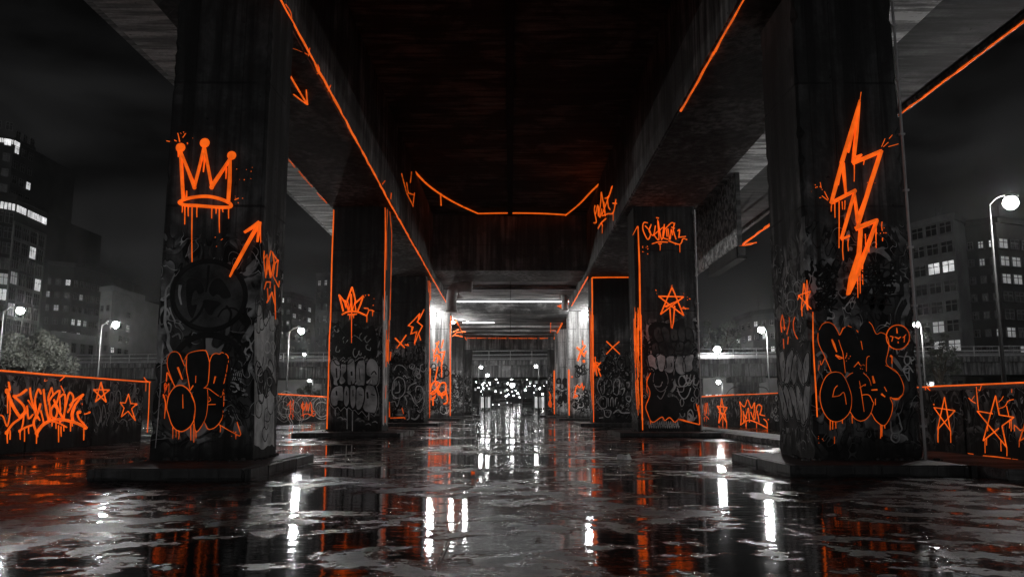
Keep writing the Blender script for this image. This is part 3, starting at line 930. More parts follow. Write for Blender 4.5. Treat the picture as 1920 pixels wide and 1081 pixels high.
tA, pA, zA = building('tall gridded tower with a bright lit top floor, before the black tower', [(-70, 352), (30, 372), (88, 400)], 165, 26, 'facade_dark',
         [(12, 5, 3, 44, litmap(12, 5, 7, 3), .8, .72), (11, 4, 3, 41.5, litmap(11, 4, 6, 5), .84, .8, .55)], sill=False)
for (u0, u1, e) in ((.02, .30, 1), (.36, .92, 1), (.55, .98, 0), (.84, .97, 1)):
    a, b = (pA[1], pA[2]) if e else (pA[0], pA[1])
    d = (b - a); dn = Vector((d.x, d.y, 0)).normalized(); n_ = Vector((dn.y, -dn.x, 0))
    mm = MB()
    k = u0
    while k < u1 - .03:
        q = a + d * (k + .035)
        mm.obox(Vector((q.x, q.y, zA - 2.1)) + n_ * .2, dn * d.length * .05, n_ * .12, (0, 0, 1.5)); k += .075
    mm.build('lit_sign_band', M['lit'], tA)
tK, pK, zK = building('very tall black tower rising highest at the photo edge, lit crown', [(-40, 250), (26, 262), (65, 282)], 230, 24, 'facade_dark',
         [(14, 3, 20, 88, litmap(14, 3, 3, 7), .6, .5), (14, 3, 20, 86, litmap(14, 3, 4, 8), .6, .5)], sill=False)
band = MB()
for e, u0, u1 in ((0, .45, .98), (1, .0, .22)):
    a, b = pK[e], pK[e + 1]; d = (b - a); dn = Vector((d.x, d.y, 0)).normalized(); n_ = Vector((dn.y, -dn.x, 0)); k = u0
    while k < u1:
        q = a + d * (k + .02); band.obox(Vector((q.x, q.y, zK - .9)) + n_ * .3, dn * d.length * .03, n_ * .2, (0, 0, 1.3)); k += .05
band.build('lit_crown', M['lit'], tK)
building('broad dark apartment block with a flat roof house and scattered lit windows', [(84, 494), (139, 499), (192, 512)], 190, 22, 'facade_dark',
         [(9, 3, 4, 32.5, {(0, 2): 'lit', (2, 1): 'dim_lit', (4, 2): 'lit', (6, 1): 'lit', (6, 2): 'dim_lit', (1, 0): 'dim_lit', (7, 2): 'lit'}, .5, .45),
          (9, 5, 4, 32.5, {(3, 0): 'lit', (3, 1): 'lit', (3, 2): 'dim_lit', (5, 0): 'lit', (4, 1): 'lit', (6, 0): 'lit', (6, 1): 'lit', (7, 2): 'dim_lit', (1, 1): 'dim_lit'}, .55, .45)],
         roof=[(.1, .8, 2.2)])
building('narrow pale tower lit by the street lamp, left of the crown pillar', [(189, 546), (211, 543), (249, 557)], 150, 18, 'facade_pale',
         [(7, 2, 3, 20.5, {(2, 0): 'dim_lit'}, .35, .4), (7, 3, 3, 20, {(0, 0): None, (0, 1): None, (1, 2): 'dim_lit', (3, 0): 'lit', (2, 0): None, (5, 0): 'lit', (4, 1): None}, .42, .42)], roof=[(.5, .8, 1.2)])
building('dark block with many small lit windows partly behind the crown pillar', [(247, 574), (312, 571)], 200, 18, 'facade_dark',
         [(8, 6, 3, 24, litmap(8, 6, 13, 21), .45, .4)], roof=[(.2, .5, 1.5)])
building('dark high block with lit roof bar in the gap left of the second pillar', [(500, 552), (548, 553), (585, 566)], 200, 18, 'facade_dark',
         [(9, 4, 3, 29, litmap(9, 4, 9, 22), .5, .4), (9, 4, 3, 28, litmap(9, 4, 11, 23), .5, .4)])
building('slim pale tower touching the second pillar, tallest in that gap', [(594, 519), (630, 517)], 170, 14, 'facade',
         [(10, 3, 3, 28.5, litmap(10, 3, 3, 25, ('dim_lit',)), .4, .45)])
tG, pG, zG = building('grey apartment block with two bright six pane windows beside the lightning pillar', [(1660, 440), (1786, 409), (1812, 421)], 130, 20, 'facade',
         [(9, 5, 2.6, 29.6, {(2, 3): 'lit', (2, 4): 'lit', (6, 4): 'dim_lit', (6, 3): 'dim_lit', (5, 3): 'dim_lit'}, .82, .58), None], roof=[(.3, .5, 1.1)])
building('very dark apartment block with faint windows behind the tall street lamp', [(1806, 424), (1866, 416), (1990, 430)], 122, 20, 'facade_dark',
         [(9, 3, 2.6, 27, {(0, 1): 'dim_lit', (1, 1): 'dim_lit', (0, 2): 'lit', (5, 2): 'dim_lit', (7, 0): 'dim_lit'}, .5, .4),
          (9, 6, 2.6, 27, {(0, 0): 'dim_lit', (1, 0): 'dim_lit', (2, 0): 'dim_lit', (1, 1): 'dim_lit', (2, 1): 'dim_lit', (5, 0): 'dim_lit', (6, 1): 'dim_lit'}, .75, .55)], roof=[(.1, .35, 1.4)])
building('dark stepped block behind the bright lamp between the right hand pillars', [(1378, 602), (1410, 591), (1470, 583)], 165, 16, 'facade_dark',
         [(6, 3, 3, 18, litmap(6, 3, 3, 31), .45, .4), (6, 4, 3, 18, litmap(6, 4, 5, 32), .45, .4)], roof=[(.6, .9, 1.4)])
building('low white house with dark openings behind the railing and the tree', [(96, 628), (178, 638)], 142, 9, 'facade_pale',
         [(2, 5, 7.5, 13.2, {}, .5, .62)], name='house', sill=False)
for lab, tops, Y, seed in (('dark far block with a lit sign bar across the middle of the portal view', [(925, 664), (978, 664)], 330, 41),
                           ('dark far block at the end of the street, left half of the portal view', [(880, 670), (926, 671)], 300, 42),
                           ('dark far block at the end of the street, right half of the portal view', [(979, 669), (1042, 668)], 300, 43)):
    building(lab, tops, Y, 14, 'facade_dark', [(5, 6, 6, 19, litmap(5, 6, 7, seed), .5, .4)], sill=False)
# shops under the overpass
def shop(label, px0, px1, ytop, Y, lit):
    return building(label, [(px0, ytop), (px1, ytop)], Y, 8, 'facade_pale', [(1, 4, .6, 3.6, lit, .7, .8)], name='shop_building', sill=False)
shop('small lit shop front glimpsed under the overpass beside the dark pier', 1318, 1392, 706, 146, {(0, 0): 'dim_lit', (0, 1): 'lit', (0, 2): 'dim_lit', (0, 3): 'lit'})
shop('lit kiosk front under the overpass right of the dark pier', 1424, 1462, 706, 140, {(0, 0): 'dim_lit', (0, 1): 'lit', (0, 2): 'dim_lit', (0, 3): 'dim_lit'})
shop('dim low building under the overpass behind the pale bush', 515, 612, 707, 150, {(0, 1): 'dim_lit', (0, 2): 'dim_lit'})
shop('pale textured low building above the wall with the two large stars', 1735, 1815, 704, 128, {(0, 0): 'dim_lit', (0, 1): 'dim_lit', (0, 2): 'dim_lit'})

# ------------------------------------------------------------------ trees
def tree(label, base, h, r, n, seed, cat='tree', name='street_tree', low=.35):
    rd = random.Random(seed); b = Vector(base)
    t = thing(name, tuple(b), label, cat)
    tm = MB(); tips = []
    tm.tube([b, b + Vector((.1, 0, h * .3)), b + Vector((-.05, .1, h * .55))], [.03 * h, .022 * h, .014 * h], 8)
    for k in range(9):
        a = 2 * pi * k / 9 + rd.uniform(-.3, .3); z0 = h * rd.uniform(.25, .5)
        p0 = b + Vector((0, 0, z0)); p1 = b + Vector((cos(a) * r * rd.uniform(.5, .85), sin(a) * r * rd.uniform(.5, .85), h * rd.uniform(.5, .92)))
        pm = p0.lerp(p1, .5) + Vector((0, 0, .08 * h))
        tm.tube([p0, pm, p1], [.012 * h, .008 * h, .003 * h], 5)
        tips += [p1, pm.lerp(p1, .5)]
    tm.build('trunk', M['bark'], t)
    cm = MB()
    cl = [(q, rd.uniform(.16, .34) * r) for q in tips] + [(b + Vector((rd.uniform(-.6, .6) * r, rd.uniform(-.6, .6) * r, h * rd.uniform(low, .95))), rd.uniform(.12, .3) * r) for _ in range(9)]
    for i in range(n):
        c, cr_ = rd.choice(cl)
        d = Vector((rd.gauss(0, 1), rd.gauss(0, 1), rd.gauss(0, .8))).normalized() * cr_ * rd.random() ** .45
        p = c + d; s = rd.uniform(.05, .12) * (1 + .05 * h)
        u = Vector((rd.gauss(0, 1), rd.gauss(0, 1), rd.gauss(0, 1))).normalized(); v = u.orthogonal().normalized() * s * .55; u = u * s
        cm.add([p - u, p + v, p + u, p - v], [(0, 1, 2, 3)])
    cm.build('crown', M['leaf'], t, fixn=False)
    return t
q = on_y(72, 655, 66)
tree('bushy tree with pale lamplit leaves in front of the overpass railing', (q.x, q.y, 0), 7.6, 3.2, 5200, 3)
q = on_y(1349, 640, 150)
tree('round dark tree silhouette behind the low lamp on the overpass', (q.x, q.y, 0), 17.5, 4.6, 6000, 5, low=.55)
q = on_y(1758, 640, 74)
tree('small bright lamplit tree by the half hidden lamp', (q.x, q.y, 0), 8.6, 1.9, 3000, 6)
q = on_y(583, 735, 131)
tree('pale clipped bush glowing under the overpass lamp', (q.x, q.y, 0), 4.6, 2.6, 4500, 8, 'bush', 'garden_bush', low=.1)

# ------------------------------------------------------------------ vehicles and shelters on the far road
def car(label, x, y, heading, paint, scale=1.0, van=False, lights=True):
    t = thing('parked_car' if not van else 'van', (x, y, gz(y)), label, 'car' if not van else 'van')
    L, W = (4.4, 1.78) if not van else (4.9, 1.95)
    z0 = gz(y)
    if van: prof = [(-L / 2, .35), (L / 2, .35), (L / 2, .95), (L / 2 - .6, 1.15), (L / 2 - 1.1, 2.0), (-L / 2, 2.05)]
    else: prof = [(-L / 2, .35), (L / 2, .32), (L / 2, .68), (L / 2 - .9, .92), (L / 2 - 1.7, 1.42), (-L / 2 + 1.1, 1.46), (-L / 2 + .35, .98), (-L / 2, .92)]
    h = Vector((cos(heading), sin(heading), 0)); sd = Vector((-h.y, h.x, 0)); o = Vector((x, y, z0))
    def P(a, b, c): return o + h * a + sd * b + Vector((0, 0, c))
    n = len(prof); mb = MB()
    mb.add([P(a, -W / 2 * (.9 if z > 1.2 else 1), z) for a, z in prof] + [P(a, W / 2 * (.9 if z > 1.2 else 1), z) for a, z in prof],
           [tuple(range(n)), tuple(reversed(range(n, 2 * n)))] + [(i, i + n, (i + 1) % n + n, (i + 1) % n) for i in range(n)])
    mb.build('body', M[paint], t, bevel=.06)
    wz = (1.0, 1.36) if not van else (1.2, 1.9)
    fx = L / 2 - (1.3 if not van else .85)
    MB().obox(P(fx + .02, 0, sum(wz) / 2), h * .06 + Vector((0, 0, -.0)), sd * W * .78, (h * -.9 + Vector((0, 0, .9))).normalized() * .55).build('windscreen', M['car_glass'], t)
    for s in (-1, 1):
        MB().obox(P(-.1, s * (W / 2 * .955), 1.16 if not van else 1.5), h * (L * .42), sd * .05, (0, 0, .34)).build('side_window', M['car_glass'], t)
        for a in (L / 2 - .85, -L / 2 + .8):
            c0 = P(a, s * (W / 2 - .18), .32); w_ = MB().tube([c0, c0 + sd * s * .2], .32, 14).build('wheel', M['rubber'], t)
            MB().tube([c0 + sd * s * .2, c0 + sd * s * .215], .19, 12).build('rim', M['steel'], w_)
        MB().ball(P(L / 2, s * W * .36, .68), .05, .14, .1, 8, 5).build('headlight', M['head'] if lights else M['glass'], t)
        MB().obox(P(-L / 2 - .01, s * W * .38, .82), h * .04, sd * .3, (0, 0, .14)).build('tail_light', M['rear'], t)
    MB().obox(P(L / 2 + .02, 0, .42), h * .08, sd * W * .96, (0, 0, .18)).build('bumper', M['dark_steel'], t)
    return t
def gx(px, Y): return on_y(px, 760, Y).x
car('dark van with one lit side parked before the right shelter on the far road', gx(989, 150), 150, -pi / 2, 'car_dark', van=True, lights=False)
car('car with both headlights on coming down the far road', gx(930, 175), 175, -pi / 2, 'car_grey')
car('pale van standing in the middle of the far road', gx(942, 190), 190, -pi / 2, 'car_grey', van=True, lights=False)
car('most distant car with glaring headlights beside the brightest lamp', gx(955, 250), 250, -pi / 2, 'car_grey')
car('dark car without lights parked behind the dark van', gx(996, 185), 185, -pi / 2, 'car_dark', lights=False)

def shelter(label, px, Y, w):
    x = gx(px, Y); z = gz(Y)
    t = thing('bus_shelter', (x, Y, z), label, 'bus shelter')
    for a in (-w / 2, w / 2):
        for b in (0, 1.5):
            MB().box(x + a - .05, x + a + .05, Y + b - .05, Y + b + .05, z - .2, z + 2.5).build('post', M['steel'], t)
    MB().box(x - w / 2 - .2, x + w / 2 + .2, Y - .3, Y + 1.8, z + 2.5, z + 2.66).build('roof', M['dark_steel'], t)
    for i in range(3):
        MB().box(x - w / 2 + .08 + i * w / 3, x - w / 2 + (i + 1) * w / 3 - .08, Y + 1.44, Y + 1.5, z + .5, z + 2.3).build('lit_panel', M['lit'] if i != 1 else M['dim_lit'], t)
    MB().box(x - w / 2 + .3, x + w / 2 - .3, Y + .8, Y + 1.2, z + .42, z + .5).build('bench', M['steel'], t)
    return t
shelter('lit glass shelter on the left kerb of the far road', 910, 138, 1.7)
shelter('lit glass shelter on the right kerb of the far road', 1012, 136, 1.7)

# ================================================================== PAINT AND NEON LINES
# faces of the pillars that carry paint
def face(t): return Plane(1, t, -1)
F1, F2, F3, F4, F5 = face(Y1), face(Y2), face(Y3), face(Y4), face(Y5)
S_L1 = Plane(0, X(472, 862, Y1), 1); S_R1 = Plane(0, X(1530, 862, Y1), -1)
S_L2 = Plane(0, X(715, 808, Y2), 1); S_R2 = Plane(0, X(1197, 808, Y2), -1)
S_L3 = Plane(0, X(795, 792, Y3), 1); S_R3 = Plane(0, X(1113, 791, Y3), -1)

def bar3(mb, a, b, r, jit=.0, seg=1, gaps=0.0, seed=1):
    """a neon line between two points in space, optionally broken"""
    rd = random.Random(seed); a, b = Vector(a), Vector(b)
    for i in range(seg):
        t0, t1 = i / seg, (i + 1) / seg
        if gaps: t0 += rd.uniform(0, gaps) / seg; t1 -= rd.uniform(0, gaps) / seg
        nk = max(4, int((b - a).length / seg * 2.2))
        q = [a.lerp(b, t0 + (t1 - t0) * k / (nk - 1)) + Vector((rd.uniform(-jit, jit), 0, rd.uniform(-jit, jit))) for k in range(nk)]
        mb.tube(q, [r * rd.uniform(.55, 1.25) for _ in q], 6)

# ---- crown pillar
sp = Spray(F1, 'Z1', .05)
sp.line([(150, 165), (160, 350), (170, 530)], 25).line([(150, 170), (205, 310), (250, 425)], [20, 24, 30]).line([(250, 425), (290, 270), (322, 130)], 22)
sp.line([(322, 140), (350, 290), (375, 425)], 22).line([(375, 425), (440, 330), (510, 225)], [30, 24, 20]).line([(508, 215), (505, 380), (495, 535)], [22, 28, 26])
sp.dot(149, 142, 35).dot(324, 108, 36).dot(519, 199, 33).dot(250, 432, 14).dot(375, 430, 16)
sp.line([(142, 536), (210, 508), (330, 494), (430, 512), (505, 545), (505, 572), (400, 572), (270, 562), (175, 556)], 24, True, True)
sp.line([(190, 520), (195, 455)], [16, 7]).line([(318, 180), (322, 250), (316, 320)], [22, 12, 5]).line([(480, 290), (478, 370)], [16, 5])
sp.drips([(162, 560, 612), (180, 570, 698), (205, 570, 640), (232, 575, 970), (268, 570, 646), (376, 575, 655), (405, 575, 620), (430, 580, 758), (498, 570, 656), (132, 170, 212), (455, 580, 610)], 9)
sp.line([(130, 38), (143, 100)], [4, 8]).line([(165, 70), (188, 38)], [5, 3]).line([(48, 94), (72, 98)], 6).line([(105, 88), (120, 96)], 6).line([(540, 520), (570, 508)], 5)
sp.spatter(600, 330, 90, 7, 4).spatter(180, 60, 60, 8, 4).spatter(420, 800, 60, 4, 5).spatter(560, 540, 50, 4, 4)
sp.build('painted_crown', 'neon', pl1)
sp = Spray(F1, 'Z1', .045)
sp.line([(508, 1078), (545, 1000), (630, 845), (722, 682)], [7, 24, 26, 30]).line([(612, 756), (665, 722), (722, 680)], [18, 24, 28]).line([(722, 680), (716, 750), (706, 825)], [28, 22, 14]).line([(726, 690), (730, 830)], [10, 5])
sp.build('painted_arrow', 'neon', pl1)
sp = Spray(S_L1, 'Z2', .03)
for l in ([(1105, 0), (1100, 70), (1120, 260)], [(1100, 80), (1130, 40), (1140, 150), (1120, 240)], [(1165, 260), (1140, 120), (1170, 0)], [(1150, 90), (1170, 250), (1200, 110), (1185, 10)],
          [(1190, 240), (1210, 120), (1240, 90), (1225, 250)], [(1190, 240), (1245, 345), (1252, 290)], [(1105, 370), (1125, 300), (1165, 300), (1160, 360)], [(1135, 360), (1145, 480), (1180, 400), (1205, 510)],
          [(1205, 330), (1215, 660)], [(1130, 500), (1180, 400)], [(1130, 90), (1126, 230)], [(1185, 20), (1240, 100)]): sp.line(l, 12)
sp.build('painted_tag', 'neon_thin', pl1)
# black letters edged in orange
LA = [(240, 352), (205, 260), (183, 190), (185, 130), (210, 88), (245, 78), (275, 95), (300, 150), (318, 190)]
LB = [(335, 200), (345, 95), (400, 75), (465, 68), (490, 85), (512, 160), (508, 250), (498, 330), (467, 362), (400, 390), (360, 380), (345, 290)]
LC = [(512, 160), (530, 110), (560, 92), (590, 98), (612, 85), (655, 115), (650, 200), (622, 330), (605, 425), (520, 372), (500, 330)]
LO = [(283, 340), (330, 360), (370, 410), (398, 490), (395, 590), (360, 660), (300, 698), (250, 685), (215, 640), (190, 560), (178, 510), (195, 420), (235, 360)]
LD = [(380, 400), (467, 362), (510, 372), (600, 428), (622, 375), (622, 480), (612, 580), (590, 630), (550, 670), (510, 682), (475, 630), (440, 670), (405, 695), (385, 640), (402, 500)]
sp = Spray(F1, 'Z3')
for i, l in enumerate((LA, LB, LC, LO, LD)): sp.area(l, .004 + .0006 * i)
bl = sp.build('bubble_lettering', 'black', pl1)
sp = Spray(F1, 'Z3', .03)
W = 6
sp.line(LA, W, True).line([(318, 140), (345, 95), (400, 75), (465, 68), (490, 85), (512, 160)], W, True).line([(335, 110), (330, 200), (345, 290), (360, 380)], W, True)
sp.line([(512, 160), (530, 110), (560, 92), (590, 98), (610, 85), (655, 115), (650, 200), (622, 330)], W, True).line([(512, 160), (508, 250), (498, 330), (467, 362)], W, True)
sp.line(LO, W + 1, True, True).line([(467, 362), (510, 370), (600, 430), (620, 375), (622, 480), (612, 580), (590, 630), (550, 670), (510, 682), (490, 670), (470, 620)], W, True)
sp.line([(470, 620), (440, 670), (405, 700), (390, 600), (400, 500), (370, 420)], W, True).line([(495, 370), (500, 450), (490, 560), (470, 625)], W - 1, True)
sp.line([(585, 645), (660, 690), (745, 735), (755, 720), (725, 625)], W).line([(500, 490), (560, 488)], W).line([(303, 410), (305, 520)], W)
sp.line([(265, 200), (300, 295)], [16, 6]).line([(265, 205), (288, 260)], 8).line([(558, 270), (545, 325)], [14, 6]).line([(405, 265), (403, 320)], 6).line([(360, 380), (385, 340)], 9)
sp.line([(185, 240), (215, 300), (240, 345)], 7).line([(150, 410), (168, 480), (160, 600)], [8, 6, 4], True).line([(180, 240), (175, 310)], 7).line([(510, 430), (520, 455), (500, 470)], 7, True)
sp.drips([(225, 665, 756), (250, 690, 745), (272, 690, 760), (365, 650, 770), (388, 640, 785), (405, 690, 752), (595, 650, 705), (715, 720, 760)], 6).spatter(700, 720, 30, 6, 4)
sp.build('letter_outline', 'neon_thin', bl)
sp = Spray(F1, 'Z3'); scrawl(F1, (150, 300, 190, 420), 5, 6, 'Z3', .02, 3, sp); sp.build('painted_tag', 'neon_wash', pl1)
# black ring face and arch, pale scrawl down the outer edge
sp = Spray(F1, 'Z2')
ell = lambda cx, cy, rx, ry, n=28, a0=0, a1=2 * pi: [(cx + rx * cos(a0 + (a1 - a0) * i / n), cy + ry * sin(a0 + (a1 - a0) * i / n)) for i in range(n)]
sp.area(ell(575, 430, 345, 320, 24), .003)
rg = sp.build('painted_circle', 'dark', pl1)
sp = Spray(F1, 'Z2')
sp.line(ell(575, 430, 352, 330, 40), 52, False, True, h=.008)
sp.area([(360, 300), (430, 268), (500, 300), (530, 390), (480, 420), (450, 380), (420, 420), (410, 520), (460, 520), (440, 600), (410, 650), (365, 540)], .0065)
sp.area([(575, 380), (600, 310), (650, 265), (710, 290), (790, 430), (720, 462), (660, 420), (610, 440)], .0065)
sp.area([(540, 470), (690, 500), (640, 560), (600, 620), (560, 600), (520, 520)], .0065).line([(400, 690), (480, 610), (540, 490)], 30, True, h=.007)
sp.line([(575, 140), (560, 300), (545, 400)], [30, 20, 14], True, h=.007).line([(740, 530), (790, 600), (760, 720)], 26, True, h=.007).line([(660, 640), (720, 560), (830, 560), (900, 640)], 20, True, h=.007)
sp.line(ell(575, 1110, 340, 300, 20, pi, 2 * pi) , 60, False, False, h=.0075)
sp.build('ring_outline', 'black', rg)
sp = Spray(F1, 'Z2')
for l, w in (([(245, 220), (205, 310), (165, 370), (155, 450), (155, 580), (150, 690), (185, 820), (180, 900), (215, 980)], [12, 34]), ([(195, 545), (215, 610), (250, 680)], 14), ([(180, 690), (210, 720), (200, 780), (170, 770)], 14),
             ([(220, 830), (280, 800), (300, 850)], 16), ([(290, 700), (330, 760)], 24), ([(130, 890), (122, 1000), (130, 1080)], 9), ([(205, 310), (190, 350)], 10), ([(300, 330), (290, 420), (310, 520)], [40, 18])): sp.line(l, w, True, h=.004)
sp.build('pale_scrawl', 'grey', pl1)
sp = Spray(F1, 'Z3')
sp.line([(150, 20), (138, 120), (132, 300), (118, 480), (105, 650), (88, 828)], [12, 6], True, h=.004).line([(735, 150), (760, 170), (770, 240)], 7, True, h=.004).line([(690, 530), (725, 610)], 5, h=.004)
for k in range(5): sp.line([(680 + 18 * k, 200 + 10 * k), (700 + 15 * k, 260), (690 + 16 * k, 300)], 7, True, h=.004)
sp.build('pale_scrawl', 'grey', pl1)
def loops(pl, z, rect, n, seed, w, mat, parent, tall=2.2):
    rd = random.Random(seed); sp = Spray(pl, z); x0, y0, x1, y1 = rect
    for i in range(n):
        cx, cy = rd.uniform(x0, x1), rd.uniform(y0, y1); r = (x1 - x0) * rd.uniform(.10, .24); ry = r * tall * rd.uniform(.7, 1.4)
        pts = [(cx + r * rd.uniform(.75, 1.2) * cos(a), cy + ry * rd.uniform(.85, 1.15) * sin(a)) for a in [k * 2 * pi / 8 for k in range(8)]]
        if rd.random() < .5: pts = pts[:rd.randint(4, 7)]
        sp.line(pts, w * rd.uniform(.5, 1.5), True, len(pts) == 8, h=.004)
    return sp.build('pale_scrawl', mat, parent)
def side_tone(pl, xs, y0, y1, mat, parent, seed):
    rd = random.Random(seed); n = 9; x0, x1 = xs
    top = [(x0 + (x1 - x0) * i / n, y0 + rd.uniform(-16, 22)) for i in range(n + 1)]
    bot = [(x1 - (x1 - x0) * i / n, y1 + rd.uniform(-8, 4)) for i in range(n + 1)]
    return Spray(pl).area(top + bot, .0015, False).build('side_tone_patch', mat, parent)
side_tone(S_L1, (477, 514), 585, 838, 'grey', pl1, 2)  # light on the lower side face put into grey colour
side_tone(S_L2, (717.5, 726), 560, 795, 'grey', pl2, 3)  # same painted light on the second pillar's side
side_tone(S_R1, (1470, 1520), 640, 800, 'dark', pr1, 4)
loops(S_L1, 'P', (482, 590, 512, 800), 16, 3, 1.6, 'pale', pl1, 2.6)
loops(S_L1, 'P', (482, 560, 512, 820), 18, 13, 2.4, 'black', pl1, 2.6)
bubble_row(S_L1, pl1, (482, 690, 514, 745), 3, 21, 'dark', 'black', 'pale')
for k in range(4):
    sp = Spray(F1, 'P') if k == 0 else sp
    scrawl(F1, (420 - 6 * k, 640 + 34 * k, 462, 672 + 34 * k), 60 + k, 2.2, 'P', .005, 4, sp)
sp.build('black_scrawl', 'black', pl1)

# ---- lightning pillar
sp = Spray(F1, 'Y3', .05)
for l, w in (([(293, 100), (250, 260), (205, 412)], [6, 18, 22]), ([(292, 112), (278, 260), (262, 410)], [8, 20, 18]), ([(285, 150), (250, 300), (238, 360)], [8, 16, 8]), ([(258, 412), (330, 382), (400, 352)], 20), ([(400, 352), (345, 520), (282, 730)], [20, 22, 16]),
             ([(208, 412), (180, 510), (153, 610)], [22, 20, 16]), ([(212, 412), (218, 480), (225, 560)], [18, 16, 10]), ([(200, 440), (188, 520)], [12, 6]), ([(150, 610), (210, 578), (274, 545)], 18), ([(270, 548), (240, 660), (204, 785)], [14, 18, 16]),
             ([(268, 570), (277, 640), (286, 705)], [12, 16, 18]), ([(335, 540), (310, 620), (285, 690)], [8, 16, 20]), ([(202, 788), (243, 770)], 12), ([(272, 736), (330, 712), (380, 692)], [22, 24, 18]), ([(378, 694), (330, 830), (280, 960), (238, 1058)], [16, 22, 26, 14]),
             ([(298, 738), (290, 860), (255, 980), (232, 1062)], [18, 22, 30, 10]), ([(262, 395), (300, 372)], [26, 14])): sp.line(l, w)
sp.drips([(155, 620, 650), (172, 610, 680), (193, 600, 830), (208, 600, 640), (222, 595, 640), (212, 790, 890), (238, 785, 845), (268, 415, 502), (315, 385, 420), (376, 715, 830), (405, 700, 745), (342, 790, 850), (310, 900, 1010), (285, 960, 1075), (296, 920, 1060), (322, 760, 815), (408, 780, 795), (300, 760, 900)], 5)
for l in ([(403, 330), (420, 290)], [(412, 330), (436, 308)], [(436, 330), (486, 316)], [(440, 290), (456, 272)], [(140, 590), (120, 550)], [(138, 595), (108, 572)], [(105, 535), (100, 505)], [(95, 582), (104, 580)], [(297, 95), (302, 60)]): sp.line(l, 3)
sp.spatter(400, 740, 30, 7, 3).spatter(80, 545, 30, 6, 3).spatter(350, 500, 25, 4, 2.5)
sp.build('painted_bolt', 'neon', pr1)
sp = Spray(S_R1, 'Y4', .03)
sx = lambda pts: [(x * .62 + 122, y) for x, y in pts]
for l in ([(340, 250), (300, 495)], [(345, 250), (380, 400), (390, 490)], [(258, 362), (440, 322)], [(258, 362), (450, 485)], [(440, 322), (300, 495)], [(385, 220), (400, 500)], [(250, 400), (262, 375)]): sp.line(sx(l), 9)
sp.drips([(sx([(312, 0)])[0][0], 480, 552)], 8)
sp.build('painted_star', 'neon', pr1)
sp = Spray(F1, 'Y5', .035)
sp.line([(378, -250), (380, 0), (392, 220), (405, 430), (415, 635)], [6, 9, 11, 11, 8])
sp.build('neon_line', 'neon', pr1)
# bulging black letters
RO = [(570, 255), (620, 270), (665, 340), (700, 440), (705, 510), (690, 590), (640, 650), (575, 675), (510, 650), (460, 570), (440, 480), (445, 400), (480, 310), (525, 265)]
RB = [(665, 300), (715, 262), (760, 250), (805, 265), (850, 310), (870, 370), (892, 510), (870, 595), (830, 650), (780, 668), (730, 645), (692, 590), (706, 500), (695, 400)]
RC = [(850, 300), (920, 230), (990, 200), (1070, 240), (1120, 310), (1145, 390), (1130, 450), (1085, 490), (1030, 470), (1050, 530), (1040, 610), (1000, 690), (965, 705), (910, 665), (870, 600), (892, 510), (870, 370)]
T1 = [(580, 1060), (520, 920), (465, 800), (460, 705), (500, 630), (550, 608), (600, 630), (640, 690), (670, 780), (720, 1060), (660, 1075)]
T2 = [(660, 725), (690, 670), (740, 640), (775, 660), (800, 720), (850, 860), (870, 1060), (720, 1060), (690, 900)]
T3 = [(830, 760), (845, 660), (880, 615), (920, 605), (960, 640), (995, 720), (990, 900), (980, 1060), (870, 1060), (850, 880)]
T4 = [(990, 720), (1040, 703), (1090, 730), (1112, 800), (1105, 880), (1090, 990), (1150, 1060), (980, 1070), (975, 900)]
sp = Spray(F1, 'Y4')
for i, l in enumerate((T1, T2, T3, T4)): sp.area(l, .004 + .0006 * i)
sp.z = 'Y5'
for i, l in enumerate((RO, RB, RC)): sp.area(l, .0066 + .0006 * i)
bl = sp.build('bubble_lettering', 'black', pr1)
sp = Spray(F1, 'Y4',   .03); W = 6
for l in ([(460, 705), (465, 800), (520, 920), (580, 1060)], [(470, 680), (500, 628), (550, 608), (600, 630), (640, 690), (660, 725), (690, 670), (712, 652)], [(735, 640), (770, 655)], [(815, 680), (830, 700)], [(930, 605), (960, 640), (995, 715), (1040, 703), (1090, 730), (1112, 800), (1105, 880), (1090, 990), (1190, 1075)],
          [(650, 770), (675, 850), (690, 900), (712, 1075)], [(905, 1060), (905, 980), (912, 930), (935, 920)], [(855, 780), (870, 860)], [(725, 905), (712, 940)], [(690, 660), (660, 725)], [(480, 960), (490, 1000), (520, 940)], [(470, 1000), (465, 1050)]): sp.line(l, W, True)
sp.line([(585, 765), (605, 810), (630, 882)], [10, 22, 8]).line([(620, 910), (690, 937)], [16, 10]).line([(625, 915), (655, 945), (690, 938)], 9).line([(790, 1020), (830, 975), (845, 1000)], 8).line([(1125, 915), (1140, 925), (1138, 990)], [22, 8, 4]).spatter(730, 930, 40, 6, 5).spatter(860, 1010, 40, 5, 5)
sp.z = 'Y5'
for l in (RO[:] + [RO[0]], [(665, 300), (690, 275), (715, 262)], [(805, 265), (850, 310), (870, 370)], [(892, 510), (870, 595), (830, 650), (780, 668), (730, 645), (692, 590)], [(870, 600), (910, 665), (965, 705), (1000, 690), (1040, 610), (1050, 530), (1030, 470), (1085, 490), (1130, 450), (1145, 390), (1120, 310), (1070, 240), (990, 200)]): sp.line(l, W, True)
for l in ([(585, 370), (560, 400), (545, 465)], [(540, 465), (600, 455), (640, 430), (660, 530)], [(770, 330), (790, 450), (810, 590)], [(770, 390), (820, 360), (815, 375)], [(790, 450), (850, 450), (885, 510)], [(980, 380), (1000, 420)], [(905, 480), (905, 535)]): sp.line(l, W + 1, True)
sp.line([(880, 290), (895, 350)], [10, 20]).line([(872, 408), (920, 405)], [10, 16]).line([(955, 440), (985, 465)], [18, 8]).line([(1050, 480), (1100, 482), (1140, 440)], [8, 16, 6])
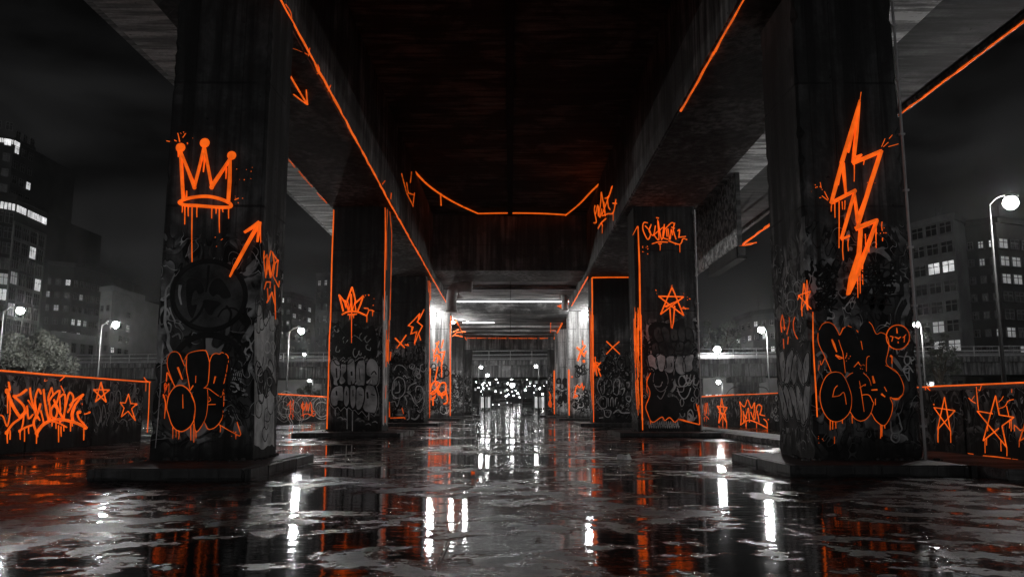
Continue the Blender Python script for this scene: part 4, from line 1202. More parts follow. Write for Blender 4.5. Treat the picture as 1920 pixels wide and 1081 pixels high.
sp.drips([(525, 665, 745), (545, 670, 740), (572, 675, 732), (628, 655, 690), (710, 620, 690), (950, 695, 815), (962, 700, 800), (985, 700, 732), (560, 800, 860)], 8).spatter(440, 830, 60, 5, 4)
sp.build('letter_outline', 'neon_thin', bl)
sp = Spray(F1, 'Y4'); sp.area(ell(1195, 745, 104, 110, 18), .0045); cf = sp.build('painted_circle', 'black', pr1)
sp = Spray(F1, 'Y4', .03)
sp.line(ell(1195, 745, 107, 112, 30), 9, False, True).line([(1183, 660), (1188, 710)], [5, 12]).line([(1122, 735), (1150, 742), (1138, 785)], 9).line([(1165, 742), (1200, 758), (1222, 742)], [6, 14, 6]).line([(1240, 748), (1256, 740), (1252, 792)], 9).line([(1240, 752), (1270, 720)], 7).line([(1196, 785), (1198, 800)], 10)
sp.build('ring_outline', 'neon_thin', cf)
sp = Spray(F1, 'Y5')
for l, w in (([(1175, 85), (1150, 150), (1165, 190), (1195, 180), (1195, 130), (1160, 125)], 11), ([(1135, 240), (1180, 200), (1225, 260)], 11), ([(1140, 245), (1165, 290), (1190, 330), (1190, 260)], 9), ([(1100, 120), (1150, 130)], 8), ([(1200, 130), (1212, 190)], 9), ([(1150, 235), (1190, 225), (1185, 260), (1155, 258), (1150, 235)], 10),
             ([(1035, 670), (1045, 760), (1090, 770), (1130, 740), (1110, 680)], 13), ([(1050, 770), (1040, 820), (1080, 850), (1110, 820), (1100, 770)], 12), ([(1095, 600), (1110, 650), (1125, 720)], 10), ([(1060, 790), (1090, 795), (1080, 815), (1060, 800)], 9), ([(1120, 780), (1160, 800), (1180, 830)], 14),
             ([(410, 120), (450, 90), (490, 120), (480, 160)], 24), ([(430, 160), (425, 240), (460, 290)], 10), ([(1045, 120), (1048, 220)], 8)): sp.line(l, w, True, h=.004)
sp.build('pale_scrawl', 'grey', pr1)
sp = Spray(F1, 'Y4')
for k in range(5): scrawl(F1, (430 + 8 * k, 60 + 85 * k, 640, 140 + 85 * k), 80 + k, 15, 'Y4', .005, 5, sp)
for k in range(5): scrawl(F1, (860, 40 + 80 * k, 1180 - 10 * k, 120 + 80 * k), 90 + k, 13, 'Y4', .005, 6, sp)
sp.build('black_scrawl', 'black', pr1)
sp = Spray(F1, 'Y4')
for (cx, cy, rx, ry) in ((900, 420, 90, 80), (1000, 430, 70, 90), (1100, 450, 80, 90), (1090, 120, 60, 90), (960, 230, 50, 60), (860, 310, 50, 60), (500, 540, 60, 70)): sp.area([(cx + rx * random.uniform(.7, 1.2) * cos(a), cy + ry * random.uniform(.7, 1.2) * sin(a)) for a in [k * pi / 4 for k in range(8)]], .0024)
sp.build('grey_patch', 'dark', pr1)
bubble_row(S_R1, pr1, (1463, 660, 1517, 722), 5, 31, 'grey', 'black', 'pale')
bubble_row(S_R1, pr1, (1463, 722, 1518, 790), 5, 32, 'grey', 'black', 'pale')
loops(S_R1, 'P', (1460, 520, 1505, 590), 9, 33, 1.6, 'grey', pr1)
sp = Spray(S_R1, 'Y4', .02)
for l in ([(135, 540), (120, 620), (130, 700)], [(135, 540), (150, 600), (155, 680)], [(125, 655), (165, 660)], [(195, 560), (200, 610), (175, 720)], [(250, 560), (235, 620), (245, 700), (275, 760)], [(145, 760), (150, 850)], [(190, 740), (185, 810)]): sp.line(l, 9, True)
sp.build('painted_tag', 'neon_wash', pr1)

# ---- second left pillar
sp = Spray(F2, 'Z5', .06)
sp.line([(126, 66), (124, 140), (110, 500), (97, 1080)], 12).z = 'Z6'
sp.line([(96, 0), (86, 180), (76, 600), (63, 1000)], 11)
sp.z = 'Z5'; sp.line([(600, 45), (604, 300), (598, 620), (592, 1080)], [6, 11, 9, 5])
sp.build('neon_line', 'neon', pl2)
sp = Spray(S_L2, 'Z5', .06)
sp.line([(640, 75), (658, 280), (652, 620), (642, 1080)], [6, 10, 10, 8]).line([(618, 60), (612, 300), (612, 620)], 7)
sp.z = 'Z6'
sp.line([(635, 0), (630, 200), (626, 400)], [9, 8, 4]).line([(610, 90), (606, 250), (604, 430)], [12, 26, 8], True).line([(620, 180), (614, 380)], [22, 6]).line([(600, 880), (597, 940)], 7).line([(606, 600), (602, 720)], 8)
sp.build('neon_line', 'neon_thin', pl2)
sp = Spray(F2, 'Z5', .05)
for l, w in (([(175, 845), (195, 920), (215, 1000)], 16), ([(178, 850), (240, 930), (268, 850), (295, 775)], 15), ([(295, 775), (315, 850), (330, 920), (400, 855)], 15), ([(398, 858), (375, 930), (345, 1000)], 15), ([(200, 1030), (240, 1008), (290, 995), (360, 1008), (430, 1040)], 15), ([(430, 1040), (450, 990), (440, 970), (405, 970)], 10), ([(445, 985), (480, 990), (500, 1000)], 9),
             ([(225, 895), (235, 960), (255, 900), (270, 980), (290, 880), (300, 990), (320, 920), (330, 990)], 13), ([(230, 900), (262, 990)], 14), ([(285, 840), (292, 990)], 18), ([(255, 1030), (340, 1025)], 12)): sp.line(l, w)
sp.drips([(292, 1000, 1290), (275, 1030, 1075), (310, 1030, 1062), (485, 1000, 1045), (432, 1040, 1100)], 9).spatter(440, 900, 70, 6, 6)
sp.build('painted_crown', 'neon', pl2)
tops_ = [[(95, 400), (120, 365), (165, 365), (185, 400), (185, 520), (160, 560), (168, 600), (125, 592), (122, 540), (97, 480)], [(190, 410), (200, 365), (235, 365), (245, 420), (240, 470), (215, 510), (238, 560), (195, 592), (175, 560), (190, 500)],
         [(250, 400), (270, 355), (305, 355), (322, 400), (325, 560), (300, 590), (255, 590), (250, 500)], [(330, 450), (350, 380), (390, 365), (415, 380), (415, 580), (380, 600), (335, 588)], [(425, 430), (440, 370), (480, 350), (525, 385), (540, 450), (535, 570), (500, 600), (440, 588), (420, 560), (470, 530), (430, 500)]]
bots_ = [[(95, 700), (110, 640), (150, 605), (205, 605), (215, 650), (215, 740), (170, 740), (160, 780), (125, 790), (100, 760)], [(220, 660), (235, 605), (265, 620), (272, 700), (265, 770), (240, 797), (220, 760)], [(278, 620), (300, 600), (330, 620), (330, 760), (305, 812), (280, 770)],
         [(335, 640), (370, 610), (405, 640), (408, 720), (385, 800), (350, 827), (332, 790)], [(415, 650), (430, 600), (490, 600), (525, 680), (530, 760), (510, 850), (470, 852), (420, 842), (395, 800), (410, 740)]]
rimt = [(80, 400), (100, 375), (140, 345), (180, 375), (215, 340), (245, 375), (280, 340), (320, 378), (365, 345), (395, 340), (430, 395), (470, 345), (530, 385), (550, 460), (542, 580), (520, 610), (540, 690), (535, 800), (500, 885), (460, 850), (430, 890), (385, 835), (355, 865), (320, 825), (300, 835), (265, 803), (245, 820), (225, 800), (190, 835), (165, 800), (130, 815), (95, 775), (80, 700), (100, 610), (85, 500)]
sp = Spray(F2, 'Z6'); sp.area(rimt, .003, False)
for l in ([(285, 0), (330, 60), (420, 80), (500, 60), (520, 330), (330, 340), (120, 330), (110, 180), (180, 100)],): sp.area(l, .002)
bg = sp.build('black_backing', 'black', pl2)
sp = Spray(F2, 'Z6')
for i, l in enumerate(tops_ + bots_): sp.area(l, .0045 + .0004 * i)
bl = sp.build('bubble_lettering', 'grey', pl2)
sp = Spray(F2, 'Z6')
for l in tops_ + bots_: sp.line(l, 9, True, True, h=.006, base=.004)
for l, w in (([(150, 440), (155, 530)], 14), ([(205, 430), (225, 440)], 8), ([(290, 470), (292, 510)], 20), ([(290, 560), (290, 590)], 12), ([(360, 440), (370, 560)], 8), ([(470, 500), (500, 470), (520, 500)], 12), ([(150, 650), (155, 690)], 16), ([(245, 650), (245, 690)], 10), ([(303, 640), (305, 700)], 12), ([(360, 680), (390, 690)], 10), ([(435, 660), (440, 720)], 24), ([(470, 680), (505, 690)], 14)): sp.line(l, w, True, h=.006, base=.004)
sp.build('letter_outline', 'black', bl)
sp = Spray(F2, 'Z6')
sp.line(rimt, 5, False, True, h=.0045).drips([(140, 820, 880), (248, 815, 1000), (300, 840, 1020), (450, 850, 920)], 12)
for l, w in (([(160, 470), (230, 430)], 14), ([(300, 570), (340, 540), (370, 560)], 18), ([(430, 580), (480, 520), (470, 580)], 12), ([(160, 640), (200, 690)], 12), ([(325, 590), (350, 560)], 20)): sp.line(l, w, h=.006, base=.006)
sp.line([(520, 340), (555, 285), (580, 310)], 5, True, h=.004).line([(290, 160), (320, 140), (370, 175)], 5, True, h=.004)
sp.build('letter_rim', 'pale', bl)
sp = Spray(F2, 'Z6')
for (a, b, r) in ((390, 150, 30), (440, 170, 28), (330, 290, 34), (160, 270, 24), (450, 250, 24), (230, 180, 26), (150, 80, 24), (420, 350, 16), (370, 300, 18)): sp.line([(a + r * random.uniform(.5, 1.2) * cos(t), b + r * random.uniform(.8, 1.6) * sin(t)) for t in [k * .9 for k in range(6)]], 8, True, h=.005)
for (a, b) in ((200, 915), (420, 960), (360, 930), (160, 900), (480, 940)): sp.line([(a, b), (a + 30, b - 10), (a + 50, b + 5)], 8, h=.004)
sp.build('pale_scrawl', 'grey', pl2)
loops(F2, 'Z6', (120, 60, 520, 320), 16, 44, 10, 'black', pl2, 1.2)

# ---- second right pillar
sp = Spray(F2, 'Y1', .06)
sp.line([(449, 325), (460, 620), (466, 1080)], [8, 12, 12]).line([(445, 325), (410, 390)], [7, 3])
sp.z = 'Y2'; sp.line([(503, 0), (508, 400), (518, 970)], [12, 10, 8])
sp.build('neon_line', 'neon', pr2)
sp = Spray(S_R2, 'Y2', .05)
rd = random.Random(5)
for k in range(16):
    x_ = rd.uniform(444, 496); ya = rd.uniform(-80, 250); sp.line([(x_, ya), (x_ + rd.uniform(-5, 5), ya + 150), (x_ + rd.uniform(-6, 8), ya + rd.uniform(200, 420))], [rd.uniform(4, 9), rd.uniform(8, 16), 4], True)
for k in range(9):
    x_ = rd.uniform(450, 500); ya = rd.uniform(350, 600); sp.line([(x_, ya), (x_ + 6, ya + 120), (x_ + 14, ya + rd.uniform(200, 330))], [4, rd.uniform(6, 11), 3], True)
sp.build('orange_wash', 'neon', pr2)
sp = Spray(F2, 'Y1', .05)
for l in ([(520, 300), (490, 300), (485, 350), (520, 420), (540, 370), (500, 320)], [(545, 310), (530, 360), (560, 390), (575, 320)], [(560, 380), (600, 420), (592, 280), (620, 420), (640, 330), (560, 390)], [(640, 310), (630, 400), (670, 420)], [(640, 350), (690, 300), (715, 310)], [(665, 340), (680, 420), (690, 350), (700, 390)],
          [(715, 300), (705, 350), (725, 420)], [(735, 360), (750, 350), (745, 400)], [(550, 452), (600, 438), (665, 440)], [(670, 430), (750, 455), (775, 415), (805, 422)], [(740, 405), (795, 398)], [(580, 262), (600, 266)], [(595, 452), (620, 450)], [(655, 345), (660, 400)], [(690, 330), (715, 340)]): sp.line(l, 8, True)
sp.drips([(608, 455, 500), (752, 455, 515), (718, 445, 460)], 6).spatter(500, 500, 36, 8, 4)
sp.build('painted_tag', 'neon', pr2)
sp = Spray(F2, 'Y1', .05)
star(sp, [(695, 765), (612, 962), (780, 835), (597, 830), (780, 970)], 9)
sp.line([(640, 905), (745, 860)], 7).line([(650, 910), (700, 880)], 9).line([(680, 920), (690, 1060)], [9, 6]).line([(715, 900), (705, 1020), (696, 1065)], [10, 8, 5]).line([(765, 918), (818, 920)], 6).line([(775, 905), (795, 925)], 6).line([(690, 760), (697, 750)], 5).spatter(800, 840, 40, 5, 5).spatter(580, 800, 20, 3, 5)
sp.build('painted_star', 'neon', pr2)
sp = Spray(F2, 'Y2')
sp.area([(590, 490), (640, 470), (720, 520), (740, 640), (720, 690), (790, 690), (830, 740), (838, 820), (790, 900), (745, 862), (705, 888), (680, 858), (605, 905), (560, 825), (548, 770), (578, 690), (580, 630), (556, 570)], .006)
sp.area([(640, 480), (800, 470), (940, 470), (990, 520), (1000, 700), (960, 900), (860, 800), (820, 700), (740, 640)], .003)
sp.area([(560, 120), (620, 60), (760, 70), (860, 30), (880, 120), (940, 170), (900, 240), (640, 230), (590, 180)], .003)
bl = sp.build('bubble_lettering', 'black', pr2)
sp = Spray(F2, 'Y2', .05)
sp.line([(585, 490), (552, 570), (577, 640), (575, 690), (545, 770), (560, 830), (600, 905), (680, 860), (705, 890), (745, 865), (790, 905), (825, 880), (900, 898), (1000, 925)], 7, True).line([(1000, 925), (998, 850), (970, 750)], [8, 14, 4]).line([(990, 760), (996, 850)], [6, 16]).line([(830, 885), (1000, 925)], 9).line([(585, 920), (580, 890)], 7).line([(555, 520), (552, 620), (560, 660)], 6, True)
sp.build('letter_outline', 'neon_thin', bl)
bubble_row(F2, pr2, (1214, 664, 1300, 698), 5, 51, 'grey', 'black', None, off=.006)
bubble_row(F2, pr2, (1222, 640, 1296, 666), 5, 52, 'dark', 'black', None, off=.006)
bubble_row(F2, pr2, (1228, 612, 1300, 642), 5, 53, 'dark', 'black', None, off=.006)
loops(F2, 'Y2', (850, 500, 980, 880), 14, 54, 9, 'grey', pr2, 1.5)
loops(F2, 'Y2', (640, 500, 960, 640), 8, 55, 10, 'grey', pr2, 1.4)
loops(F2, 'Y2', (560, 100, 960, 560), 14, 57, 14, 'black', pr2, 1.3)
sp = Spray(F2, 'Y2')
for k in range(14): sp.line([(560 + 19 * k, 925 + 12 * (k % 2)), (566 + 19 * k, 900), (574 + 19 * k, 950), (580 + 19 * k, 935)], 8, True, h=.004)
for l, w in (([(560, 85), (556, 150), (575, 240)], 20), ([(590, 300), (600, 340)], 24), ([(905, 830), (930, 860), (910, 900)], 24), ([(770, 540), (790, 600), (760, 650)], 26)): sp.line(l, w, True, h=.005)
sp.build('pale_scrawl', 'grey', pr2)

# ---- third pillars
sp = Spray(F3, 'Q4', .06)
for l, w in (([(687, 482), (660, 512), (632, 540), (655, 548), (645, 578)], 5), ([(650, 548), (645, 580), (672, 570), (660, 625), (690, 560)], 5), ([(708, 462), (690, 500), (675, 522), (700, 542), (680, 580), (665, 620)], 5), ([(687, 482), (680, 510)], 6), ([(680, 575), (692, 612)], 5)): sp.line(l, w)
sp.drips([(663, 615, 635)], 4)
sp.build('painted_bolt', 'neon', pl3)
sp = Spray(F3, 'Q4', .05); sp.line([(568, 600), (592, 625), (615, 648)], [7, 6, 5]).line([(622, 585), (598, 620), (575, 650)], [6, 6, 4]).line([(615, 632), (632, 636), (628, 628)], 5); sp.build('painted_cross', 'neon', pl3)
sp = Spray(S_L3, 'Q4', .06); sp.line([(732, 320), (733, 600), (733, 800), (733, 985)], 4).line([(726, 325), (728, 380)], 4).line([(738, 320), (738, 420)], 5); sp.build('neon_line', 'neon_thin', pl3)
sp = Spray(F3, 'Z6')
for l, w in (([(720, 520), (680, 560), (665, 640), (672, 690), (720, 715), (770, 680), (785, 620), (770, 545), (720, 520)], 8), ([(680, 685), (678, 720), (735, 712)], 7), ([(650, 755), (690, 748), (710, 792), (735, 712)], 8), ([(725, 560), (735, 620), (730, 660), (690, 668)], 8), ([(765, 520), (780, 508), (800, 530), (830, 520)], 8),
             ([(810, 640), (830, 600), (890, 572)], 12), ([(800, 660), (840, 690), (865, 750), (900, 790)], 10), ([(880, 660), (890, 610), (930, 610), (950, 650), (945, 710), (890, 760), (870, 700)], 9), ([(965, 650), (960, 740), (930, 840), (895, 830)], 8), ([(780, 700), (800, 740), (795, 780)], 7), ([(680, 460), (710, 415), (760, 420), (800, 460)], 8),
             ([(870, 490), (890, 465), (905, 490), (888, 505), (870, 490)], 9), ([(840, 900), (880, 910), (915, 870)], 14), ([(815, 830), (820, 900), (800, 915)], 10), ([(690, 560), (680, 640)], 6)): sp.line(l, w, True, h=.006)
sp.build('pale_scrawl', 'pale', pl3)
loops(F3, 'Z6', (660, 270, 960, 480), 12, 61, 9, 'black', pl3, 1.2); loops(F3, 'Z6', (830, 420, 960, 520), 6, 62, 8, 'grey', pl3, 1.2)
sp = Spray(F3, 'Z6', .05); sp.line([(648, 900), (780, 895), (785, 910)], 10).line([(640, 750), (640, 890)], [6, 12]).line([(755, 805), (770, 860)], 7).line([(650, 290), (645, 370)], [20, 10]); sp.build('orange_wash', 'neon_wash', pl3)
sp = Spray(F3, 'Y1', .06)
sp.line([(113, 705), (120, 696), (260, 694), (398, 694), (402, 706)], 9).line([(116, 700), (118, 860), (116, 1080)], 10)
sp.z = 'Y2'; sp.line([(97, 0), (100, 450), (104, 905)], [11, 9, 6])
sp.build('neon_line', 'neon', pr3)
sp = Spray(S_R3, 'Y2', .05)
for k in range(7): sp.line([(74 + 3 * k, -60 + 30 * k), (76 + 3 * k, 300), (78 + 3 * k, 560 + 40 * k)], [3, 5, 3])
sp.build('orange_wash', 'neon_wash', pr3)
sp = Spray(F3, 'Y2', .05); sp.line([(212, 222), (262, 270), (325, 330)], [10, 9, 7]).line([(320, 225), (268, 270), (210, 332)], [10, 8, 7]); sp.build('painted_cross', 'neon', pr3)
sp = Spray(F3, 'Y2', .05)
for l in ([(116, 352), (122, 430), (132, 515)], [(112, 440), (130, 420), (150, 480), (166, 520)], [(165, 400), (130, 440), (160, 465)], [(125, 400), (150, 410)], [(108, 400), (112, 480)]): sp.line(l, 9)
sp.build('painted_tag', 'neon', pr3)
sp = Spray(F3, 'Y2')
for l, w in (([(140, 570), (155, 540), (180, 545), (195, 580), (190, 655), (170, 670), (145, 640), (135, 600), (140, 570)], 7), ([(160, 580), (165, 640)], 6), ([(205, 585), (225, 545), (252, 555), (255, 600), (245, 665), (215, 665)], 7), ([(270, 650), (275, 575), (300, 542), (322, 560), (310, 670), (272, 660)], 8), ([(140, 720), (175, 688), (210, 700), (212, 775), (175, 785), (142, 745), (140, 720)], 7),
             ([(225, 700), (230, 770)], 8), ([(245, 770), (250, 710), (265, 700), (270, 775)], 7), ([(285, 770), (290, 705), (310, 705), (312, 770)], 8), ([(330, 630), (365, 620), (355, 660), (335, 690)], 9), ([(380, 570), (405, 575), (400, 610)], 9), ([(375, 690), (415, 690), (410, 730), (385, 720), (375, 690)], 10), ([(150, 790), (190, 800), (200, 850), (235, 860), (250, 810), (200, 800)], 7), ([(270, 830), (310, 800), (340, 825), (410, 825)], 12), ([(330, 760), (360, 780)], 10), ([(150, 870), (185, 865)], 8)): sp.line(l, w, True, h=.006)
sp.build('pale_scrawl', 'grey', pr3)
loops(F3, 'Y2', (180, 400, 400, 510), 14, 64, 10, 'black', pr3, 1.2)
loops(F3, 'Y2', (130, 560, 410, 850), 12, 65, 16, 'black', pr3, 1.3)

# ---- pale pillars
sp = Spray(F4, 'Z7', .06)
for l, w in (([(232, 770), (212, 860)], 14), ([(185, 785), (160, 860), (132, 930)], 14), ([(175, 860), (185, 905), (246, 900), (232, 960), (215, 1010)], 14), ([(130, 1000), (150, 940), (190, 945), (205, 1000)], 14), ([(155, 805), (170, 815)], 18), ([(120, 870), (130, 900)], 8)): sp.line(l, w)
sp.z = 'Z8'
for l, w in (([(205, 105), (180, 190), (165, 300)], 14), ([(75, 170), (130, 150), (120, 240)], 14), ([(125, 280), (95, 440)], 14), ([(170, 290), (168, 400)], 12), ([(50, 500), (90, 450), (150, 480), (110, 560), (60, 600)], 14), ([(100, 560), (160, 470), (215, 480), (200, 600), (130, 560)], 16), ([(40, 590), (120, 540), (180, 640)], 16), ([(215, 560), (235, 640), (225, 690), (190, 700)], 16), ([(70, 620), (72, 720)], 14), ([(115, 450), (100, 500)], 22), ([(40, 650), (80, 640), (100, 600)], 12), ([(110, 510), (140, 600), (200, 560)], 14), ([(55, 470), (40, 560)], 14)): sp.line(l, w, True)
sp.build('painted_bolt', 'neon', pl4)
sp = Spray(F4, 'Z7', .06); sp.line([(312, 520), (308, 700), (306, 1010)], 9); sp.z = 'Z8'; sp.line([(266, 230), (268, 500), (266, 835)], [11, 14, 10]); sp.line([(42, 300), (35, 560), (34, 840)], [14, 10, 6]); sp.build('neon_line', 'neon', pl4)
loops(F4, 'Z8', (60, 290, 230, 430), 12, 66, 12, 'black', pl4, 1.0); loops(F4, 'Z8', (60, 600, 230, 760), 9, 67, 10, 'black', pl4, 1.2); loops(F4, 'Z8', (60, 450, 240, 780), 8, 68, 8, 'pale', pl4, 1.2)
sp = Spray(F4, 'Z7', .06)
for l, w in (([(1645, 850), (1690, 890), (1730, 950)], 18), ([(1738, 830), (1690, 900), (1655, 995)], 20), ([(1705, 780), (1712, 830)], 10), ([(1745, 890), (1735, 920), (1710, 925)], 14), ([(1715, 985), (1725, 1010)], 24)): sp.line(l, w)
sp.build('painted_cross', 'neon', pr4)
sp = Spray(F4, 'Z8', .06); sp.line([(1600, 315), (1602, 500), (1605, 830)], [16, 15, 10]); sp.line([(1665, 590), (1690, 500), (1720, 520)], 14, True).line([(1655, 630), (1690, 610), (1670, 600)], 20).line([(1725, 520), (1750, 470), (1760, 540), (1775, 500)], 12).line([(1630, 395), (1645, 400)], 18); sp.build('neon_line', 'neon', pr4)
loops(F4, 'Z8', (1660, 270, 1815, 430), 14, 71, 12, 'black', pr4, 1.0); loops(F4, 'Z8', (1650, 560, 1820, 770), 12, 72, 12, 'black', pr4, 1.2); loops(F4, 'Z8', (1660, 490, 1820, 740), 9, 73, 9, 'pale', pr4, 1.2)
sp = Spray(F5, 'Z8', .06); sp.line([(1437, 325), (1436, 560), (1438, 815)], [16, 12, 9]); sp.build('neon_line', 'neon', pr5)
sp = Spray(Plane(1, Y6, -1), 'Z8', .05)
for k in range(5): sp.line([(1375 + 8 * k, 560 + 20 * k), (1400 - 5 * k, 620), (1370 + 9 * k, 700), (1400, 740)], 8, True)
sp.build('orange_wash', 'neon_wash', pr6)
loops(F5, 'Z8', (290, 380, 390, 700), 16, 74, 12, 'black', pl5, 1.2); loops(F5, 'Z8', (300, 400, 390, 640), 6, 75, 7, 'grey', pl5, 1.2)
loops(F5, 'Z8', (1470, 430, 1580, 720), 18, 76, 18, 'black', pr5, 1.2); loops(F5, 'Z8', (1450, 480, 1500, 640), 6, 77, 8, 'pale', pr5, 1.2)

# ---- walls
W1 = Plane(0, -12.7, 1)
sp = Spray(W1, 'Z4', .05)
for l, w in (([(80, 190), (92, 270), (60, 285)], [8, 18, 26]), ([(68, 280), (100, 380), (150, 480), (195, 545)], [30, 40, 38, 26]), ([(195, 545), (245, 490), (225, 420), (130, 330)], 22), ([(130, 330), (190, 325), (262, 272)], [16, 18, 26]), ([(0, 525), (30, 545), (70, 640), (100, 500)], 12), ([(60, 705), (120, 620), (200, 560), (268, 490)], [22, 24, 22, 18]),
             ([(240, 490), (230, 600), (215, 660)], 14), ([(185, 690), (250, 655), (325, 628)], 20), ([(298, 250), (310, 350), (340, 450), (372, 560)], [18, 24, 30, 20]), ([(280, 375), (330, 450), (400, 580)], [14, 22, 14]), ([(365, 490), (350, 370), (385, 265), (412, 312)], 18), ([(405, 410), (380, 500), (335, 600), (365, 705)], [22, 40, 26, 20]), ([(270, 430), (285, 560), (330, 520)], 16),
             ([(436, 265), (450, 400), (470, 500), (492, 580)], [18, 36, 32, 20]), ([(520, 250), (485, 350), (500, 440), (505, 570)], [20, 22, 26, 18]), ([(520, 250), (540, 330)], 14), ([(490, 390), (530, 330), (600, 280), (570, 400), (545, 420)], 18), ([(410, 480), (430, 560), (440, 600)], 14), ([(515, 470), (540, 430), (575, 470), (560, 550), (520, 540), (512, 480)], 18),
             ([(540, 370), (600, 500), (640, 560)], 20), ([(600, 345), (650, 318), (655, 440), (640, 560)], 18), ([(600, 350), (610, 490)], 14), ([(640, 545), (670, 400), (700, 300), (738, 340), (725, 420), (680, 500)], 18), ([(730, 600), (720, 510), (760, 420), (838, 318)], [16, 20, 20, 24]), ([(838, 318), (760, 370), (700, 430)], 18), ([(745, 590), (735, 520), (760, 440)], 14),
             ([(365, 705), (430, 625), (520, 582), (620, 572), (720, 590), (800, 618), (870, 655)], [30, 22, 20, 20, 20, 24, 30]), ([(530, 590), (600, 610), (672, 650)], 14), ([(800, 495), (780, 500), (795, 560), (840, 610), (870, 655)], 18), ([(850, 515), (880, 512), (908, 498)], 12), ([(615, 230), (648, 300)], [6, 10]), ([(455, 160), (450, 185), (480, 175)], 5), ([(600, 600), (640, 560)], 16)): sp.line(l, w, True)
sp.dot(65, 282, 26).dot(258, 275, 15).dot(60, 705, 20).dot(365, 705, 22).dot(862, 655, 20).dot(800, 496, 18).dot(902, 500, 12).dot(195, 690, 14)
sp.drips([(70, 700, 812), (98, 680, 775), (200, 690, 775), (246, 670, 795), (287, 650, 715), (366, 700, 815), (590, 630, 800), (615, 640, 745), (845, 660, 780), (645, 640, 690), (74, 330, 510), (98, 380, 520), (525, 600, 640), (565, 600, 665), (710, 590, 690), (727, 600, 640), (380, 690, 750)], 12).spatter(810, 400, 40, 4, 6)
sp.build('painted_tag', 'neon', wl1)
sp = Spray(W1, 'Z4', .04); star(sp, [(1020, 195), (965, 392), (1105, 272), (945, 270), (1072, 394)], 12); sp.build('painted_star', 'neon', wl1)
sp = Spray(W1, 'Z4', .04); star(sp, [(1300, 312), (1268, 404), (1215, 400), (1255, 455), (1226, 545), (1295, 488), (1370, 582), (1330, 462), (1385, 412), (1322, 410)], 9); sp.dot(1378, 418, 12); sp.build('painted_star', 'neon', wl1)
sp = Spray(W1, 'Z4', .06)
sp.line([(-160, 60), (0, 76), (500, 118), (1000, 155), (1522, 194)], [16, 16, 18, 15, 13]).line([(1455, 145), (1480, 180), (1522, 194)], 8).line([(1513, 196), (1505, 450), (1490, 705)], [9, 8, 7]).line([(1478, 200), (1475, 285)], 5).line([(605, 180), (650, 140)], 8)
sp.build('neon_line', 'neon', wl1)
sp = Spray(W1, 'Z4')
for l in ([(940, 340), (935, 480), (965, 560)], [(965, 400), (950, 500), (990, 630), (1020, 500), (990, 400)], [(1020, 600), (1050, 420), (1080, 560)], [(1100, 540), (1120, 310), (1150, 330), (1130, 470), (1080, 600), (1085, 635)], [(1080, 420), (1110, 400), (1100, 470), (1140, 500)], [(1160, 500), (1180, 300), (1220, 310), (1215, 500), (1180, 560)], [(1150, 545), (1200, 600), (1240, 570), (1280, 590), (1285, 640)], [(1300, 580), (1370, 540), (1400, 450), (1385, 330)], [(1375, 300), (1390, 255), (1410, 270), (1395, 310), (1375, 300)], [(890, 460), (910, 440), (915, 462), (895, 470)], [(955, 670), (960, 690)], [(1120, 240), (1125, 200)], [(1310, 330), (1345, 400)]): sp.line(l, 9, True, h=.005)
sp.build('pale_scrawl', 'grey', wl1)
W2 = Plane(0, -15.3, 1)
sp = Spray(W2, 'X3', .05); sp.line([(-60, 864), (35, 871), (150, 878), (335, 890), (430, 895)], 7); sp.build('neon_line', 'neon', wl2)
sp = Spray(W2, 'X3', .04); scrawl(W2, (186, 910, 262, 1000), 12, 5, 'X3', .04, 7, sp); sp.build('painted_tag', 'neon_thin', wl2)
sp = Spray(W2, 'X3', .04); scrawl(W2, (108, 905, 136, 1000), 13, 4, 'X3', .04, 3, sp); sp.line([(95, 945), (118, 915), (112, 960)], 5); sp.build('painted_tag', 'neon_wash', wl2)
loops(W2, 'X3', (40, 920, 320, 1000), 14, 81, 5, 'grey', wl2, 1.5)
W3 = Plane(0, 9.9, -1)
sp = Spray(W3, 'Y6', .05); sp.line([(80, 386), (300, 374), (600, 362), (991, 345), (1300, 332)], [10, 12, 12, 12, 13]).line([(160, 385), (162, 408)], 7).line([(175, 388), (200, 412)], 5).line([(632, 372), (620, 412), (606, 405)], 5).line([(890, 400), (888, 432)], 6); sp.build('neon_line', 'neon', wr1)
sp = Spray(W3, 'Y6', .04); star(sp, [(322, 468), (262, 742), (410, 582), (232, 555), (372, 752)], 8); sp.drips([(268, 740, 850), (374, 752, 852)], 7).dot(232, 530, 7); sp.build('painted_star', 'neon', wr1)
sp = Spray(W3, 'Y6', .04); pts = [(728, 608), (597, 585), (845, 888), (808, 710), (908, 638), (785, 618), (753, 455), (648, 835), (780, 730)]
for a, b in zip(pts[:-1], pts[1:]): sp.line([a, b], 9)
sp.drips([(664, 830, 940), (678, 820, 875), (798, 835, 925), (848, 888, 965), (688, 690, 755), (870, 670, 730), (884, 660, 755), (912, 700, 755)], 6).line([(775, 510), (800, 490), (818, 460)], 4, True).line([(780, 565), (830, 545), (860, 500), (905, 487)], 5, True).line([(590, 380), (600, 500), (608, 575)], 5).line([(585, 520), (550, 500), (525, 475)], 5, True).line([(545, 500), (575, 455)], 4).line([(845, 540), (865, 630)], 6).line([(920, 710), (960, 750), (975, 740)], 6); sp.build('painted_star', 'neon', wr1)
sp = Spray(W3, 'Y6', .04)
for a, b in (((1010, 660), (955, 838)), ((955, 838), (1080, 760)), ((975, 745), (1080, 770)), ((1010, 660), (1050, 850))): sp.line([a, b], 9)
sp.drips([(952, 830, 890)], 7); sp.line([(650, 962), (760, 972), (880, 988)], [9, 12, 8]).line([(520, 942), (565, 950)], 7).line([(895, 990), (940, 996)], 6); sp.build('painted_star', 'neon_thin', wr1)
W4 = Plane(0, 13.5, -1)
